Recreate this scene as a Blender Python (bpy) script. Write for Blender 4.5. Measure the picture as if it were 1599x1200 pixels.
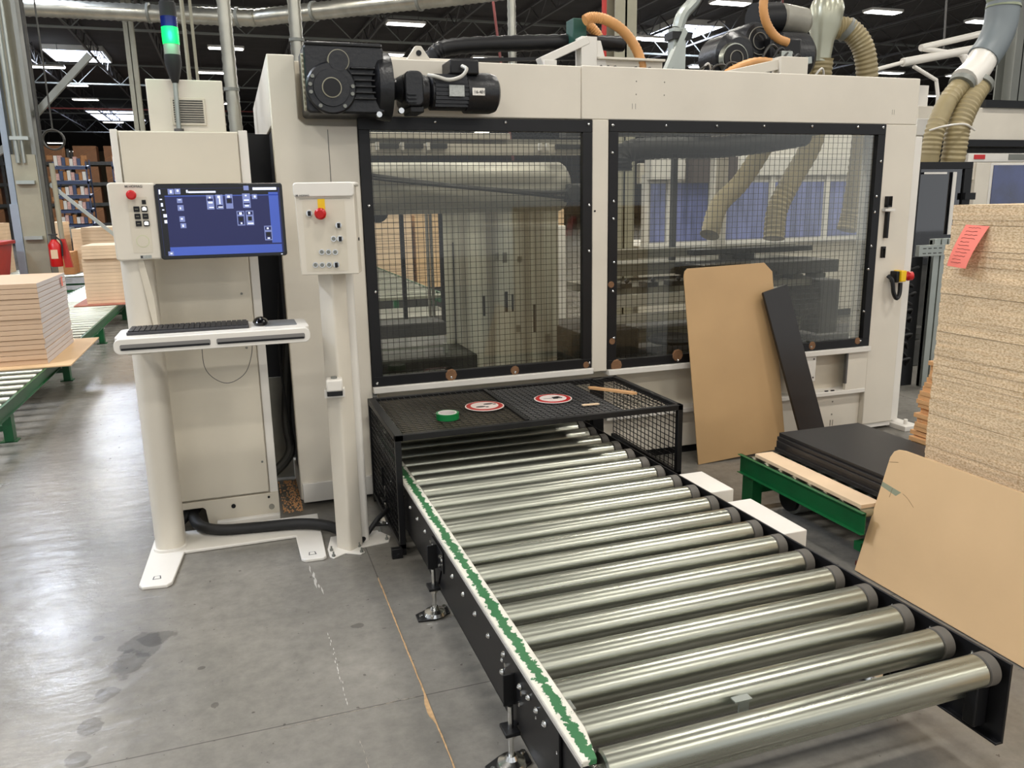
import bpy, math, random
from mathutils import Vector, Matrix
random.seed(7)
PI = math.pi
for o in list(bpy.data.objects): bpy.data.objects.remove(o)
S = bpy.context.scene
col = S.collection

# ---------------------------------------------------------------- camera
YAW, PITCH, ROLL, FPX = 3.27645525e-01, 2.21908628e-01, -1.84704444e-02, 1252.047
fw = Vector((math.sin(YAW)*math.cos(PITCH), math.cos(YAW)*math.cos(PITCH), -math.sin(PITCH)))
rt = Vector((math.cos(YAW), -math.sin(YAW), 0)); up = rt.cross(fw)
r2 = rt*math.cos(ROLL) + up*math.sin(ROLL); u2 = -rt*math.sin(ROLL) + up*math.cos(ROLL)
cd = bpy.data.cameras.new('camera'); cam = bpy.data.objects.new('camera', cd); col.objects.link(cam)
cd.sensor_fit = 'HORIZONTAL'; cd.sensor_width = 36; cd.lens = FPX/1599*36; cd.clip_end = 300; cd.clip_start = .05
M = Matrix((r2, u2, -fw)).transposed().to_4x4(); M.translation = (0, 0, 1.6); cam.matrix_world = M
S.camera = cam
# ---------------------------------------------------------------- world, exposure
w = bpy.data.worlds.new('world'); S.world = w; w.use_nodes = True
bg = w.node_tree.nodes['Background']; bg.inputs[0].default_value = (.93, .96, 1, 1); bg.inputs[1].default_value = .8
vs = S.view_settings; vs.view_transform = 'Standard'; vs.look = 'None'; vs.gamma = 1; vs.use_curve_mapping = False
vs.exposure = .35
LAMP_W = 88.0      # each high-bay fixture
SKY_W = 500.0

# ---------------------------------------------------------------- materials
def lin(c):
    return tuple(((x/255)/12.92 if x/255 <= .04045 else ((x/255+.055)/1.055)**2.4) for x in c) + (1,)
MATS = {}
def mat(name, c, rough=.5, metal=0, var=0, vscale=6, bump=0, bscale=60, coat=0, stretch=None, emit=0, spec=None, trans=0, alpha=1):
    if name in MATS: return MATS[name]
    m = bpy.data.materials.new(name); m.use_nodes = True; nt = m.node_tree; b = nt.nodes['Principled BSDF']
    C = lin(c); b.inputs['Base Color'].default_value = C
    b.inputs['Roughness'].default_value = rough; b.inputs['Metallic'].default_value = metal
    if coat: b.inputs['Coat Weight'].default_value = coat
    if spec is not None: b.inputs['Specular IOR Level'].default_value = spec
    if trans: b.inputs['Transmission Weight'].default_value = trans
    if emit:
        b.inputs['Emission Color'].default_value = C; b.inputs['Emission Strength'].default_value = emit
    tc = nt.nodes.new('ShaderNodeTexCoord'); mp = nt.nodes.new('ShaderNodeMapping'); nt.links.new(tc.outputs['Object'], mp.inputs[0])
    if stretch: mp.inputs['Scale'].default_value = stretch
    if var:
        n = nt.nodes.new('ShaderNodeTexNoise'); n.inputs['Scale'].default_value = vscale; n.inputs['Detail'].default_value = 6
        nt.links.new(mp.outputs[0], n.inputs['Vector'])
        r = nt.nodes.new('ShaderNodeValToRGB'); r.color_ramp.elements[0].position = .3; r.color_ramp.elements[1].position = .7
        r.color_ramp.elements[0].color = tuple(x*(1-var) for x in C[:3])+(1,); r.color_ramp.elements[1].color = tuple(min(1, x*(1+var*.6)) for x in C[:3])+(1,)
        nt.links.new(n.outputs['Fac'], r.inputs[0]); nt.links.new(r.outputs[0], b.inputs['Base Color'])
        if metal:
            mr = nt.nodes.new('ShaderNodeMapRange'); mr.inputs['To Min'].default_value = rough*.75; mr.inputs['To Max'].default_value = min(1, rough*1.3)
            nt.links.new(n.outputs['Fac'], mr.inputs[0]); nt.links.new(mr.outputs[0], b.inputs['Roughness'])
    if bump:
        n2 = nt.nodes.new('ShaderNodeTexNoise'); n2.inputs['Scale'].default_value = bscale; nt.links.new(mp.outputs[0], n2.inputs['Vector'])
        bn = nt.nodes.new('ShaderNodeBump'); bn.inputs['Strength'].default_value = bump; bn.inputs['Distance'].default_value = .01
        nt.links.new(n2.outputs['Fac'], bn.inputs['Height']); nt.links.new(bn.outputs[0], b.inputs['Normal'])
    MATS[name] = m; return m
def glass(name, tint, refl=.12, rough=.03):
    m = bpy.data.materials.new(name); m.use_nodes = True; nt = m.node_tree; nt.nodes.clear()
    o = nt.nodes.new('ShaderNodeOutputMaterial'); t = nt.nodes.new('ShaderNodeBsdfTransparent'); g = nt.nodes.new('ShaderNodeBsdfGlossy')
    t.inputs[0].default_value = lin(tint); g.inputs['Roughness'].default_value = rough; g.inputs[0].default_value = (1, 1, 1, 1)
    f = nt.nodes.new('ShaderNodeFresnel'); f.inputs[0].default_value = 1.45
    ad = nt.nodes.new('ShaderNodeMath'); ad.operation = 'MULTIPLY'; ad.inputs[1].default_value = refl/.12; nt.links.new(f.outputs[0], ad.inputs[0])
    mx = nt.nodes.new('ShaderNodeMixShader'); nt.links.new(ad.outputs[0], mx.inputs[0]); nt.links.new(t.outputs[0], mx.inputs[1]); nt.links.new(g.outputs[0], mx.inputs[2])
    nt.links.new(mx.outputs[0], o.inputs[0]); return m
def curtain(name, c, opac):
    m = bpy.data.materials.new(name); m.use_nodes = True; nt = m.node_tree; b = nt.nodes['Principled BSDF']
    b.inputs['Roughness'].default_value = .25; b.inputs['Alpha'].default_value = opac
    tc = nt.nodes.new('ShaderNodeTexCoord'); mp = nt.nodes.new('ShaderNodeMapping'); mp.inputs['Scale'].default_value = (14, 14, .35)
    nt.links.new(tc.outputs['Object'], mp.inputs[0])
    n = nt.nodes.new('ShaderNodeTexNoise'); n.inputs['Scale'].default_value = 1; nt.links.new(mp.outputs[0], n.inputs['Vector'])
    r = nt.nodes.new('ShaderNodeValToRGB'); r.color_ramp.elements[0].position = .35; r.color_ramp.elements[1].position = .65
    C = lin(c); r.color_ramp.elements[0].color = tuple(x*.5 for x in C[:3])+(1,); r.color_ramp.elements[1].color = tuple(min(1, x*1.35) for x in C[:3])+(1,)
    nt.links.new(n.outputs['Fac'], r.inputs[0]); nt.links.new(r.outputs[0], b.inputs['Base Color']); return m

def chipboard():
    m = bpy.data.materials.new('particleboard'); m.use_nodes = True; nt = m.node_tree; N = nt.nodes; L = nt.links; b = N['Principled BSDF']; b.inputs['Roughness'].default_value = .8
    ge = N.new('ShaderNodeNewGeometry'); oi = N.new('ShaderNodeObjectInfo')
    def nz(sc, st, d):
        mp = N.new('ShaderNodeMapping'); mp.inputs['Scale'].default_value = st; L.new(ge.outputs['Position'], mp.inputs[0])
        n = N.new('ShaderNodeTexNoise'); n.inputs['Scale'].default_value = sc; n.inputs['Detail'].default_value = d; L.new(mp.outputs[0], n.inputs['Vector']); return n
    n1 = nz(170, (1, .55, 1.2), 3); r = N.new('ShaderNodeValToRGB'); L.new(n1.outputs['Fac'], r.inputs[0])
    r.color_ramp.elements[0].position = .32; r.color_ramp.elements[0].color = lin((192, 158, 116)); r.color_ramp.elements[1].position = .62; r.color_ramp.elements[1].color = lin((236, 212, 176))
    n2 = nz(7, (1, .6, 9), 4); mr = N.new('ShaderNodeMapRange'); mr.inputs['From Min'].default_value = .3; mr.inputs['From Max'].default_value = .7; mr.inputs['To Min'].default_value = .84; mr.inputs['To Max'].default_value = 1.08; L.new(n2.outputs['Fac'], mr.inputs[0])
    m2_ = N.new('ShaderNodeMapRange'); m2_.inputs['To Min'].default_value = .9; m2_.inputs['To Max'].default_value = 1.06; L.new(oi.outputs['Random'], m2_.inputs[0])
    mu = N.new('ShaderNodeMath'); mu.operation = 'MULTIPLY'; L.new(mr.outputs[0], mu.inputs[0]); L.new(m2_.outputs[0], mu.inputs[1])
    mx = N.new('ShaderNodeMixRGB'); mx.blend_type = 'MULTIPLY'; mx.inputs[0].default_value = 1; L.new(r.outputs[0], mx.inputs[1]); L.new(mu.outputs[0], mx.inputs[2]); L.new(mx.outputs[0], b.inputs['Base Color'])
    bn = N.new('ShaderNodeBump'); bn.inputs['Strength'].default_value = .25; bn.inputs['Distance'].default_value = .004; L.new(n1.outputs['Fac'], bn.inputs['Height']); L.new(bn.outputs[0], b.inputs['Normal'])
    return m
white = mat('white_paint', (214, 207, 193), .42, var=.06, vscale=2.2)
white2 = mat('white_enamel', (222, 218, 210), .35, var=.05, vscale=3)
cream = mat('cream_panel', (208, 200, 183), .45, var=.07, vscale=2)
shade_in = mat('grey_steel', (146, 143, 132), .45, .3, var=.25, vscale=5)
black = mat('black_paint', (17, 17, 19), .42, var=.2, vscale=8, spec=.35)
rubber = mat('black_rubber', (20, 20, 21), .6)
blackgl = mat('black_gloss', (10, 10, 12), .12)
cast = mat('black_cast_iron', (19, 20, 24), .36, var=.35, vscale=7, bump=.2, bscale=50)
darkm = mat('dark_machine_steel', (62, 61, 57), .45, .3, var=.4, vscale=6)
galv = mat('galvanised_steel', (170, 172, 160), .29, .95, var=.16, vscale=3, stretch=(.25, 13, 13), bump=.01, bscale=6)
chrome = mat('bright_zinc', (215, 215, 212), .2, 1)
capg = mat('grey_rubber_cap', (88, 84, 78), .65, var=.12)
green = mat('green_paint', (8, 84, 42), .38, var=.15, vscale=9)
alu = mat('aluminium', (165, 170, 164), .35, .7, var=.08)
darkred = mat('dark_red_pipe', (96, 40, 38), .5)
ductm = mat('spiral_duct_steel', (176, 174, 162), .3, .85, var=.2, vscale=4)
hosem = mat('tan_ribbed_hose', (150, 136, 100), .5, var=.12)
hoseo = mat('orange_tan_hose', (208, 152, 92), .45, var=.12)
redp = mat('red_plastic', (190, 22, 22), .3)
redpaint = mat('red_paint', (176, 38, 28), .4, var=.1)
yellow = mat('yellow_plastic', (232, 190, 20), .4)
kraft = mat('brown_hardboard', (190, 156, 112), .55, var=.07, vscale=2.5)
mdf = mat('tan_fibreboard', (212, 178, 134), .55, var=.06, vscale=2.5)
tanb = mat('pale_board', (220, 192, 158), .6, var=.08, vscale=4)
whiteboard = mat('white_laminate', (205, 196, 188), .5, var=.08, vscale=5)
ply = mat('plywood_edge', (214, 164, 112), .6, var=.16, vscale=20, stretch=(1, 1, 12))
part = chipboard()
melam = mat('black_melamine', (37, 35, 34), .38, var=.12, vscale=4)
cardb = mat('cardboard', (122, 80, 44), .7, var=.15)
cardb2 = mat('pale_cardboard', (176, 122, 72), .7, var=.15)
ceilm = mat('dark_roof_deck', (56, 52, 50), .8, var=.25, vscale=1.5)
steelg = mat('grey_structural_steel', (126, 128, 122), .5, .2, var=.12, vscale=2)
steeld = mat('dark_structural_steel', (92, 90, 88), .5, .2, var=.15)
tancol = mat('tan_painted_steel', (150, 146, 126), .5, var=.08)
bluegr = mat('blue_grey_paint', (140, 152, 164), .5, var=.05)
pinkp = mat('pink_paper', (240, 128, 112), .7)
ink = mat('dark_ink', (110, 50, 46), .8)
inkg = mat('grey_ink', (58, 58, 60), .7)
tapeg = mat('green_tape', (8, 118, 58), .35)
tapew = mat('tape_core_white', (225, 218, 215), .6)
silver = mat('silver_plate', (170, 172, 166), .35, .6, var=.2, vscale=90)
purple = mat('worn_sign_grey', (70, 66, 64), .6)
screenb = mat('screen_navy', (26, 30, 74), .2, emit=.4)
screenl = mat('screen_blue', (60, 82, 165), .2, emit=.45)
screenw = mat('screen_white', (205, 212, 235), .2, emit=.7)
screenk = mat('screen_black', (8, 8, 14), .15)
screenm = mat('screen_slate', (104, 114, 160), .2, emit=.6)
litw = mat('lit_white_key', (250, 250, 245), .4, emit=1.0)
litgreen = mat('lit_green_lens', (8, 205, 88), .25, emit=1.3)
bluelens = mat('blue_lens', (16, 28, 96), .2)
clearlens = mat('clear_lens', (150, 156, 144), .25)
bluewin = mat('blue_window', (108, 116, 172), .12, var=.5, vscale=2.2, stretch=(4, 1, .7), coat=.6)
bluewin2 = mat('blue_dark_window', (36, 48, 96), .1, var=.6, vscale=2, coat=.8)
pinkish = mat('pale_book_spine', (212, 170, 160), .6, var=.3, vscale=30)
bluecart = mat('blue_grey_rack', (66, 78, 108), .5, .2)
sawdust = mat('sawdust', (188, 154, 112), .9, var=.25, vscale=60)
sawdark = mat('fine_sawdust', (150, 118, 84), .95, var=.3, vscale=30)
whitescuff = mat('white_scuff', (176, 172, 164), .7)
faintscuff = mat('faint_scuff', (150, 142, 130), .7)
lampglow = mat('lamp_diffuser', (255, 253, 246), .5, emit=7.0)
skyglow = mat('skylight_dome', (214, 226, 255), .5, emit=5.5)
wglass = glass('window_glass', (240, 240, 235), .10)
wallm = mat('tan_wall', (112, 96, 70), .8, var=.1, vscale=.4)
def green_worn():
    m = bpy.data.materials.new('worn_green_guide'); m.use_nodes = True; nt = m.node_tree; b = nt.nodes['Principled BSDF']; b.inputs['Roughness'].default_value = .45
    tc = nt.nodes.new('ShaderNodeTexCoord'); sx = nt.nodes.new('ShaderNodeSeparateXYZ'); nt.links.new(tc.outputs['Object'], sx.inputs[0])
    n = nt.nodes.new('ShaderNodeTexNoise'); n.inputs['Scale'].default_value = 46; n.inputs['Detail'].default_value = 5; n.inputs['Roughness'].default_value = .62; nt.links.new(tc.outputs['Object'], n.inputs['Vector'])
    # distance from strip centre line
    a = nt.nodes.new('ShaderNodeMath'); a.operation = 'SUBTRACT'; a.inputs[1].default_value = GX; nt.links.new(sx.outputs['X'], a.inputs[0])
    ab = nt.nodes.new('ShaderNodeMath'); ab.operation = 'ABSOLUTE'; nt.links.new(a.outputs[0], ab.inputs[0])
    mu = nt.nodes.new('ShaderNodeMath'); mu.operation = 'MULTIPLY'; mu.inputs[1].default_value = 17; nt.links.new(ab.outputs[0], mu.inputs[0])
    ad = nt.nodes.new('ShaderNodeMath'); ad.operation = 'ADD'; nt.links.new(mu.outputs[0], ad.inputs[0]); nt.links.new(n.outputs['Fac'], ad.inputs[1])
    r = nt.nodes.new('ShaderNodeValToRGB'); r.color_ramp.elements[0].position = .735; r.color_ramp.elements[1].position = .755
    r.color_ramp.elements[0].color = lin((52, 112, 68)); r.color_ramp.elements[1].color = lin((226, 222, 208)); nt.links.new(ad.outputs[0], r.inputs[0])
    n3 = nt.nodes.new('ShaderNodeTexNoise'); n3.inputs['Scale'].default_value = 14; nt.links.new(tc.outputs['Object'], n3.inputs['Vector'])
    mxx = nt.nodes.new('ShaderNodeMixRGB'); mxx.blend_type = 'MULTIPLY'; mxx.inputs[0].default_value = .35; nt.links.new(r.outputs[0], mxx.inputs[1]); nt.links.new(n3.outputs['Fac'], mxx.inputs[2])
    nt.links.new(mxx.outputs[0], b.inputs['Base Color']); return m
def floor_mat():
    m = bpy.data.materials.new('polished_concrete'); m.use_nodes = True; nt = m.node_tree; N = nt.nodes; L = nt.links; b = N['Principled BSDF']
    tc = N.new('ShaderNodeTexCoord')
    def noise(s, d=6, st=None, ro=.55):
        n = N.new('ShaderNodeTexNoise'); n.inputs['Scale'].default_value = s; n.inputs['Detail'].default_value = d; n.inputs['Roughness'].default_value = ro
        if st:
            mp = N.new('ShaderNodeMapping'); mp.inputs['Scale'].default_value = st; L.new(tc.outputs['Object'], mp.inputs[0]); L.new(mp.outputs[0], n.inputs['Vector'])
        else: L.new(tc.outputs['Object'], n.inputs['Vector'])
        return n
    n1 = noise(1.1); r1 = N.new('ShaderNodeValToRGB'); L.new(n1.outputs['Fac'], r1.inputs[0])
    r1.color_ramp.elements[0].position = .3; r1.color_ramp.elements[0].color = lin((110, 107, 101)); r1.color_ramp.elements[1].position = .72; r1.color_ramp.elements[1].color = lin((142, 138, 130))
    n2 = noise(16, 8, None, .7); r2_ = N.new('ShaderNodeValToRGB'); L.new(n2.outputs['Fac'], r2_.inputs[0])
    r2_.color_ramp.elements[0].position = .3; r2_.color_ramp.elements[0].color = (.76, .765, .77, 1); r2_.color_ramp.elements[1].position = .7; r2_.color_ramp.elements[1].color = (1.06, 1.06, 1.06, 1)
    mx = N.new('ShaderNodeMixRGB'); mx.blend_type = 'MULTIPLY'; mx.inputs[0].default_value = 1; L.new(r1.outputs[0], mx.inputs[1]); L.new(r2_.outputs[0], mx.inputs[2])
    out = mx.outputs[0]
    # small dark specks
    n3 = noise(34, 3); r3 = N.new('ShaderNodeValToRGB'); L.new(n3.outputs['Fac'], r3.inputs[0]); r3.color_ramp.elements[0].position = .285; r3.color_ramp.elements[0].color = (.55, .54, .53, 1); r3.color_ramp.elements[1].position = .31; r3.color_ramp.elements[1].color = (1, 1, 1, 1)
    m3 = N.new('ShaderNodeMixRGB'); m3.blend_type = 'MULTIPLY'; m3.inputs[0].default_value = 1; L.new(out, m3.inputs[1]); L.new(r3.outputs[0], m3.inputs[2]); out = m3.outputs[0]
    # stains: blots with noisy edges
    wob = noise(9, 4)
    for (x, y, rx, ry) in [(-.455, 3.06, .075, .10), (-.40, 3.08, .085, .055), (-.49, 2.93, .06, .10), (-.54, 2.74, .05, .055), (-.565, 2.56, .035, .06), (-.575, 2.40, .035, .05), (-.62, 3.16, .02, .02), (.33, 2.9, .03, .02), (-.19, 2.55, .012, .014), (-.24, 2.8, .012, .01)]:
        mp = N.new('ShaderNodeMapping'); mp.vector_type = 'POINT'; mp.inputs['Location'].default_value = (-x/rx, -y/ry, 0); mp.inputs['Scale'].default_value = (1/rx, 1/ry, 0); L.new(tc.outputs['Object'], mp.inputs[0])
        ln = N.new('ShaderNodeVectorMath'); ln.operation = 'LENGTH'; L.new(mp.outputs[0], ln.inputs[0])
        ad = N.new('ShaderNodeMath'); ad.operation = 'MULTIPLY_ADD'; ad.inputs[1].default_value = 2.2; L.new(wob.outputs['Fac'], ad.inputs[0]); L.new(ln.outputs['Value'], ad.inputs[2])
        rr = N.new('ShaderNodeValToRGB'); rr.color_ramp.elements[0].position = .93; rr.color_ramp.elements[0].color = (.62, .62, .62, 1); rr.color_ramp.elements[1].position = 1.0; rr.color_ramp.elements[1].color = (1, 1, 1, 1)
        hv = N.new('ShaderNodeMath'); hv.operation = 'MULTIPLY'; hv.inputs[1].default_value = .48; L.new(ad.outputs[0], hv.inputs[0]); L.new(hv.outputs[0], rr.inputs[0])
        mm = N.new('ShaderNodeMixRGB'); mm.blend_type = 'MULTIPLY'; mm.inputs[0].default_value = 1; L.new(out, mm.inputs[1]); L.new(rr.outputs[0], mm.inputs[2]); out = mm.outputs[0]
    # saw-cut joints every 4.6 m, x = .475, y = 2.36
    sp = N.new('ShaderNodeSeparateXYZ'); L.new(tc.outputs['Object'], sp.inputs[0])
    for ax, off in (('X', .475), ('Y', 2.36)):
        a = N.new('ShaderNodeMath'); a.operation = 'SUBTRACT'; a.inputs[1].default_value = off-2.3+4.6*20; L.new(sp.outputs[ax], a.inputs[0])
        md = N.new('ShaderNodeMath'); md.operation = 'FLOORED_MODULO'; md.inputs[1].default_value = 4.6; L.new(a.outputs[0], md.inputs[0])
        s2 = N.new('ShaderNodeMath'); s2.operation = 'SUBTRACT'; s2.inputs[1].default_value = 2.3; L.new(md.outputs[0], s2.inputs[0])
        ab = N.new('ShaderNodeMath'); ab.operation = 'ABSOLUTE'; L.new(s2.outputs[0], ab.inputs[0])
        gt = N.new('ShaderNodeMapRange'); gt.inputs['From Min'].default_value = .0012; gt.inputs['From Max'].default_value = .0035; gt.inputs['To Min'].default_value = .5; gt.inputs['To Max'].default_value = 1; L.new(ab.outputs[0], gt.inputs[0])
        mm = N.new('ShaderNodeMixRGB'); mm.blend_type = 'MULTIPLY'; mm.inputs[0].default_value = 1; L.new(out, mm.inputs[1]); L.new(gt.outputs[0], mm.inputs[2]); out = mm.outputs[0]
    L.new(out, b.inputs['Base Color'])
    n4 = noise(2.5, 6); mr = N.new('ShaderNodeMapRange'); mr.inputs['To Min'].default_value = .15; mr.inputs['To Max'].default_value = .33; L.new(n4.outputs['Fac'], mr.inputs[0]); L.new(mr.outputs[0], b.inputs['Roughness'])
    n5 = noise(5, 6, (1, 2.2, 1)); bn = N.new('ShaderNodeBump'); bn.inputs['Strength'].default_value = .3; bn.inputs['Distance'].default_value = .012; L.new(n5.outputs['Fac'], bn.inputs['Height']); L.new(bn.outputs[0], b.inputs['Normal'])
    return m
GX = 0.0

# ---------------------------------------------------------------- mesh helpers
class G:
    def __init__(s, M=None): s.v = []; s.f = []; s.M = M
    def add(s, vs, fs):
        n = len(s.v); s.v += [(s.M @ Vector(v) if s.M else Vector(v)) for v in vs]; s.f += [tuple(i+n for i in f) for f in fs]; return s
    def box(s, x0, x1, y0, y1, z0, z1):
        return s.add([(x0, y0, z0), (x1, y0, z0), (x1, y1, z0), (x0, y1, z0), (x0, y0, z1), (x1, y0, z1), (x1, y1, z1), (x0, y1, z1)],
                     [(3, 2, 1, 0), (4, 5, 6, 7), (0, 1, 5, 4), (1, 2, 6, 5), (2, 3, 7, 6), (3, 0, 4, 7)])
    def bar(s, p, q, w, h=None, upv=(0, 0, 1)):
        p = Vector(p); q = Vector(q); d = (q-p).normalized(); u = Vector(upv)
        if abs(d.dot(u)) > .98: u = Vector((0, 1, 0))
        a = d.cross(u).normalized()*(w/2); b = a.cross(d).normalized()*((h or w)/2)
        vs = [p-a-b, p+a-b, p+a+b, p-a+b, q-a-b, q+a-b, q+a+b, q-a+b]
        return s.add(vs, [(0, 1, 2, 3), (7, 6, 5, 4), (0, 4, 5, 1), (1, 5, 6, 2), (2, 6, 7, 3), (3, 7, 4, 0)])
    def cyl(s, p, q, r, r1=None, n=20):
        return s.lathe(p, q, [(0, r), (1, r if r1 is None else r1)], n)
    def lathe(s, p, q, prof, n=20, closed=True):
        p = Vector(p); q = Vector(q); d = q-p; L = d.length; d.normalize(); u = Vector((0, 0, 1)) if abs(d.z) < .9 else Vector((1, 0, 0))
        a = d.cross(u).normalized(); b = d.cross(a)
        vs = []; fs = []
        for t, r in prof:
            for i in range(n):
                an = 2*PI*i/n; vs.append(p+d*(t*L)+a*(r*math.cos(an))+b*(r*math.sin(an)))
        for k in range(len(prof)-1):
            for i in range(n):
                j = (i+1) % n; fs.append((k*n+i, k*n+j, (k+1)*n+j, (k+1)*n+i))
        if closed: fs.append(tuple(range(n))[::-1]); fs.append(tuple((len(prof)-1)*n+i for i in range(n)))
        return s.add(vs, fs)
    def tube(s, pts, r, n=10, sub=6, rib=0, ribn=1):
        P = [Vector(p) for p in pts]
        if sub > 1 and len(P) > 2:
            Q = []; E = [P[0]*2-P[1]]+P+[P[-1]*2-P[-2]]
            for i in range(1, len(E)-2):
                for k in range(sub):
                    t = k/sub; a, b, c, d = E[i-1:i+3]
                    Q.append(.5*((2*b)+(c-a)*t+(2*a-5*b+4*c-d)*t*t+(3*b-a-3*c+d)*t**3))
            Q.append(P[-1]); P = Q
        if rib:   # resample densely and modulate the radius
            Q = []
            for i in range(len(P)-1):
                m_ = max(2, int((P[i+1]-P[i]).length/rib))
                for k in range(m_): Q.append(P[i].lerp(P[i+1], k/m_))
            Q.append(P[-1]); P = Q
        vs = []; fs = []; pa = None
        for i, p in enumerate(P):
            d = (P[min(i+1, len(P)-1)]-P[max(i-1, 0)]).normalized()
            if pa is None:
                u = Vector((0, 0, 1)) if abs(d.z) < .9 else Vector((1, 0, 0)); a = d.cross(u).normalized()
            else:
                a = (pa-d*pa.dot(d)).normalized()
            pa = a; b = d.cross(a); rr = r*(1-.085*(i % 2)) if rib else r
            for k in range(n):
                an = 2*PI*k/n; vs.append(p+a*(rr*math.cos(an))+b*(rr*math.sin(an)))
        for i in range(len(P)-1):
            for k in range(n):
                j = (k+1) % n; fs.append((i*n+k, i*n+j, (i+1)*n+j, (i+1)*n+k))
        fs.append(tuple(range(n))[::-1]); fs.append(tuple((len(P)-1)*n+i for i in range(n)))
        return s.add(vs, fs)
    def prism(s, poly, axis, a, b):
        # poly in the two remaining axes: axis 'x' -> (y,z), 'y' -> (x,z), 'z' -> (x,y)
        def P(p, t): return {'x': (t, p[0], p[1]), 'y': (p[0], t, p[1]), 'z': (p[0], p[1], t)}[axis]
        n = len(poly); vs = [P(p, a) for p in poly]+[P(p, b) for p in poly]
        return s.add(vs, [tuple(range(n))[::-1], tuple(range(n, 2*n))]+[(i, (i+1) % n, n+(i+1) % n, n+i) for i in range(n)])
    def grid(s, o, u, v, nu, nv, r):
        o = Vector(o); u = Vector(u); v = Vector(v)
        for i in range(nu+1): s.wire(o+u*(i/nu), o+u*(i/nu)+v, r)
        for j in range(nv+1): s.wire(o+v*(j/nv), o+v*(j/nv)+u, r)
        return s
    def wire(s, p, q, r): return s.bar(p, q, r*2)
    def sphere(s, c, r, n=8, sz=1):
        c = Vector(c); vs = []; fs = []; m_ = n//2+1
        for i in range(m_+1):
            th = PI*i/m_
            for k in range(n): vs.append(c+Vector((r*math.sin(th)*math.cos(2*PI*k/n), r*math.sin(th)*math.sin(2*PI*k/n), r*sz*math.cos(th))))
        for i in range(m_):
            for k in range(n): j = (k+1) % n; fs.append((i*n+k, (i+1)*n+k, (i+1)*n+j, i*n+j))
        return s.add(vs, fs)
    def build(s, name, m, parent=None, smooth=True, bevel=0, seg=2, origin=None):
        me = bpy.data.meshes.new(name); 
        if parent is not None: o0 = ORI[parent]
        elif origin is not None: o0 = Vector(origin)
        else:
            xs = [v.x for v in s.v]; ys = [v.y for v in s.v]; zs = [v.z for v in s.v]
            o0 = Vector(((min(xs)+max(xs))/2, (min(ys)+max(ys))/2, min(zs)))
        me.from_pydata([v-o0 for v in s.v], [], s.f); me.validate(); me.update()
        import bmesh
        bm = bmesh.new(); bm.from_mesh(me); bmesh.ops.recalc_face_normals(bm, faces=bm.faces); bm.to_mesh(me); bm.free()
        me.materials.append(m)
        o = bpy.data.objects.new(name, me); col.objects.link(o)
        if parent is not None: o.parent = parent
        else: o.location = o0
        ORI[o] = o0.copy()
        if bevel:
            b = o.modifiers.new('bevel', 'BEVEL'); b.width = bevel; b.segments = seg; b.limit_method = 'ANGLE'; b.angle_limit = .6
        if smooth:
            for p in me.polygons: p.use_smooth = True
            me.set_sharp_from_angle(angle=.6)
        return o
ORI = {}
def tag(o, label=None, cat=None, group=None, kind=None):
    if label: o['label'] = label
    if cat: o['category'] = cat
    if group: o['group'] = group
    if kind: o['kind'] = kind
    return o
def thing(name, loc, label, cat, group=None):
    o = bpy.data.objects.new(name, None); col.objects.link(o); o.location = loc; o.empty_display_size = .1; ORI[o] = Vector(loc)
    return tag(o, label, cat, group)
def struct(o, label=None): return tag(o, label, None, None, 'structure')
KIDS = {}
def dup(root, loc, label=None, group=None, rotz=None):
    r = root.copy(); col.objects.link(r); r.location = loc
    if rotz is not None: r.rotation_euler = (0, 0, rotz)
    if label: r['label'] = label
    if group: r['group'] = group
    for ch in list(root.children):
        c = ch.copy(); col.objects.link(c); c.parent = r
        for g in list(ch.children):
            d = g.copy(); col.objects.link(d); d.parent = c
    return r
def sub(name, parent, p, m, g, **k):   # sub-part whose parent is a mesh part
    return g.build(name, m, parent, **k)
def text(name, body, m, loc, size, parent, rot=(PI/2, 0, 0), ext=.0006, align='LEFT'):
    c = bpy.data.curves.new(name, 'FONT'); c.body = body; c.size = size; c.extrude = ext; c.align_x = align; c.materials.append(m)
    o = bpy.data.objects.new(name, c); col.objects.link(o); o.parent = parent; o.location = Vector(loc)-ORI[parent]; o.rotation_euler = rot
    # turn into a mesh so that every part is a mesh
    dg = bpy.context.evaluated_depsgraph_get(); me = bpy.data.meshes.new_from_object(o.evaluated_get(dg))
    n = bpy.data.objects.new(name, me); col.objects.link(n); n.parent = parent; n.location = o.location; n.rotation_euler = rot
    bpy.data.objects.remove(o); ORI[n] = ORI[parent]; n.name = name
    if not me.materials: me.materials.append(m)
    return n
def rrect(x0, x1, y0, y1, r, n=5):
    out = []
    for cx, cy, a in ((x1-r, y1-r, 0), (x0+r, y1-r, PI/2), (x0+r, y0+r, PI), (x1-r, y0+r, 1.5*PI)):
        for i in range(n+1): t = a+PI/2*i/n; out.append((cx+r*math.cos(t), cy+r*math.sin(t)))
    return out
def Tm(x, y, z, rz=0, rx=0, ry=0): return Matrix.Translation((x, y, z)) @ Matrix.Rotation(rz, 4, 'Z') @ Matrix.Rotation(rx, 4, 'X') @ Matrix.Rotation(ry, 4, 'Y')

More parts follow.
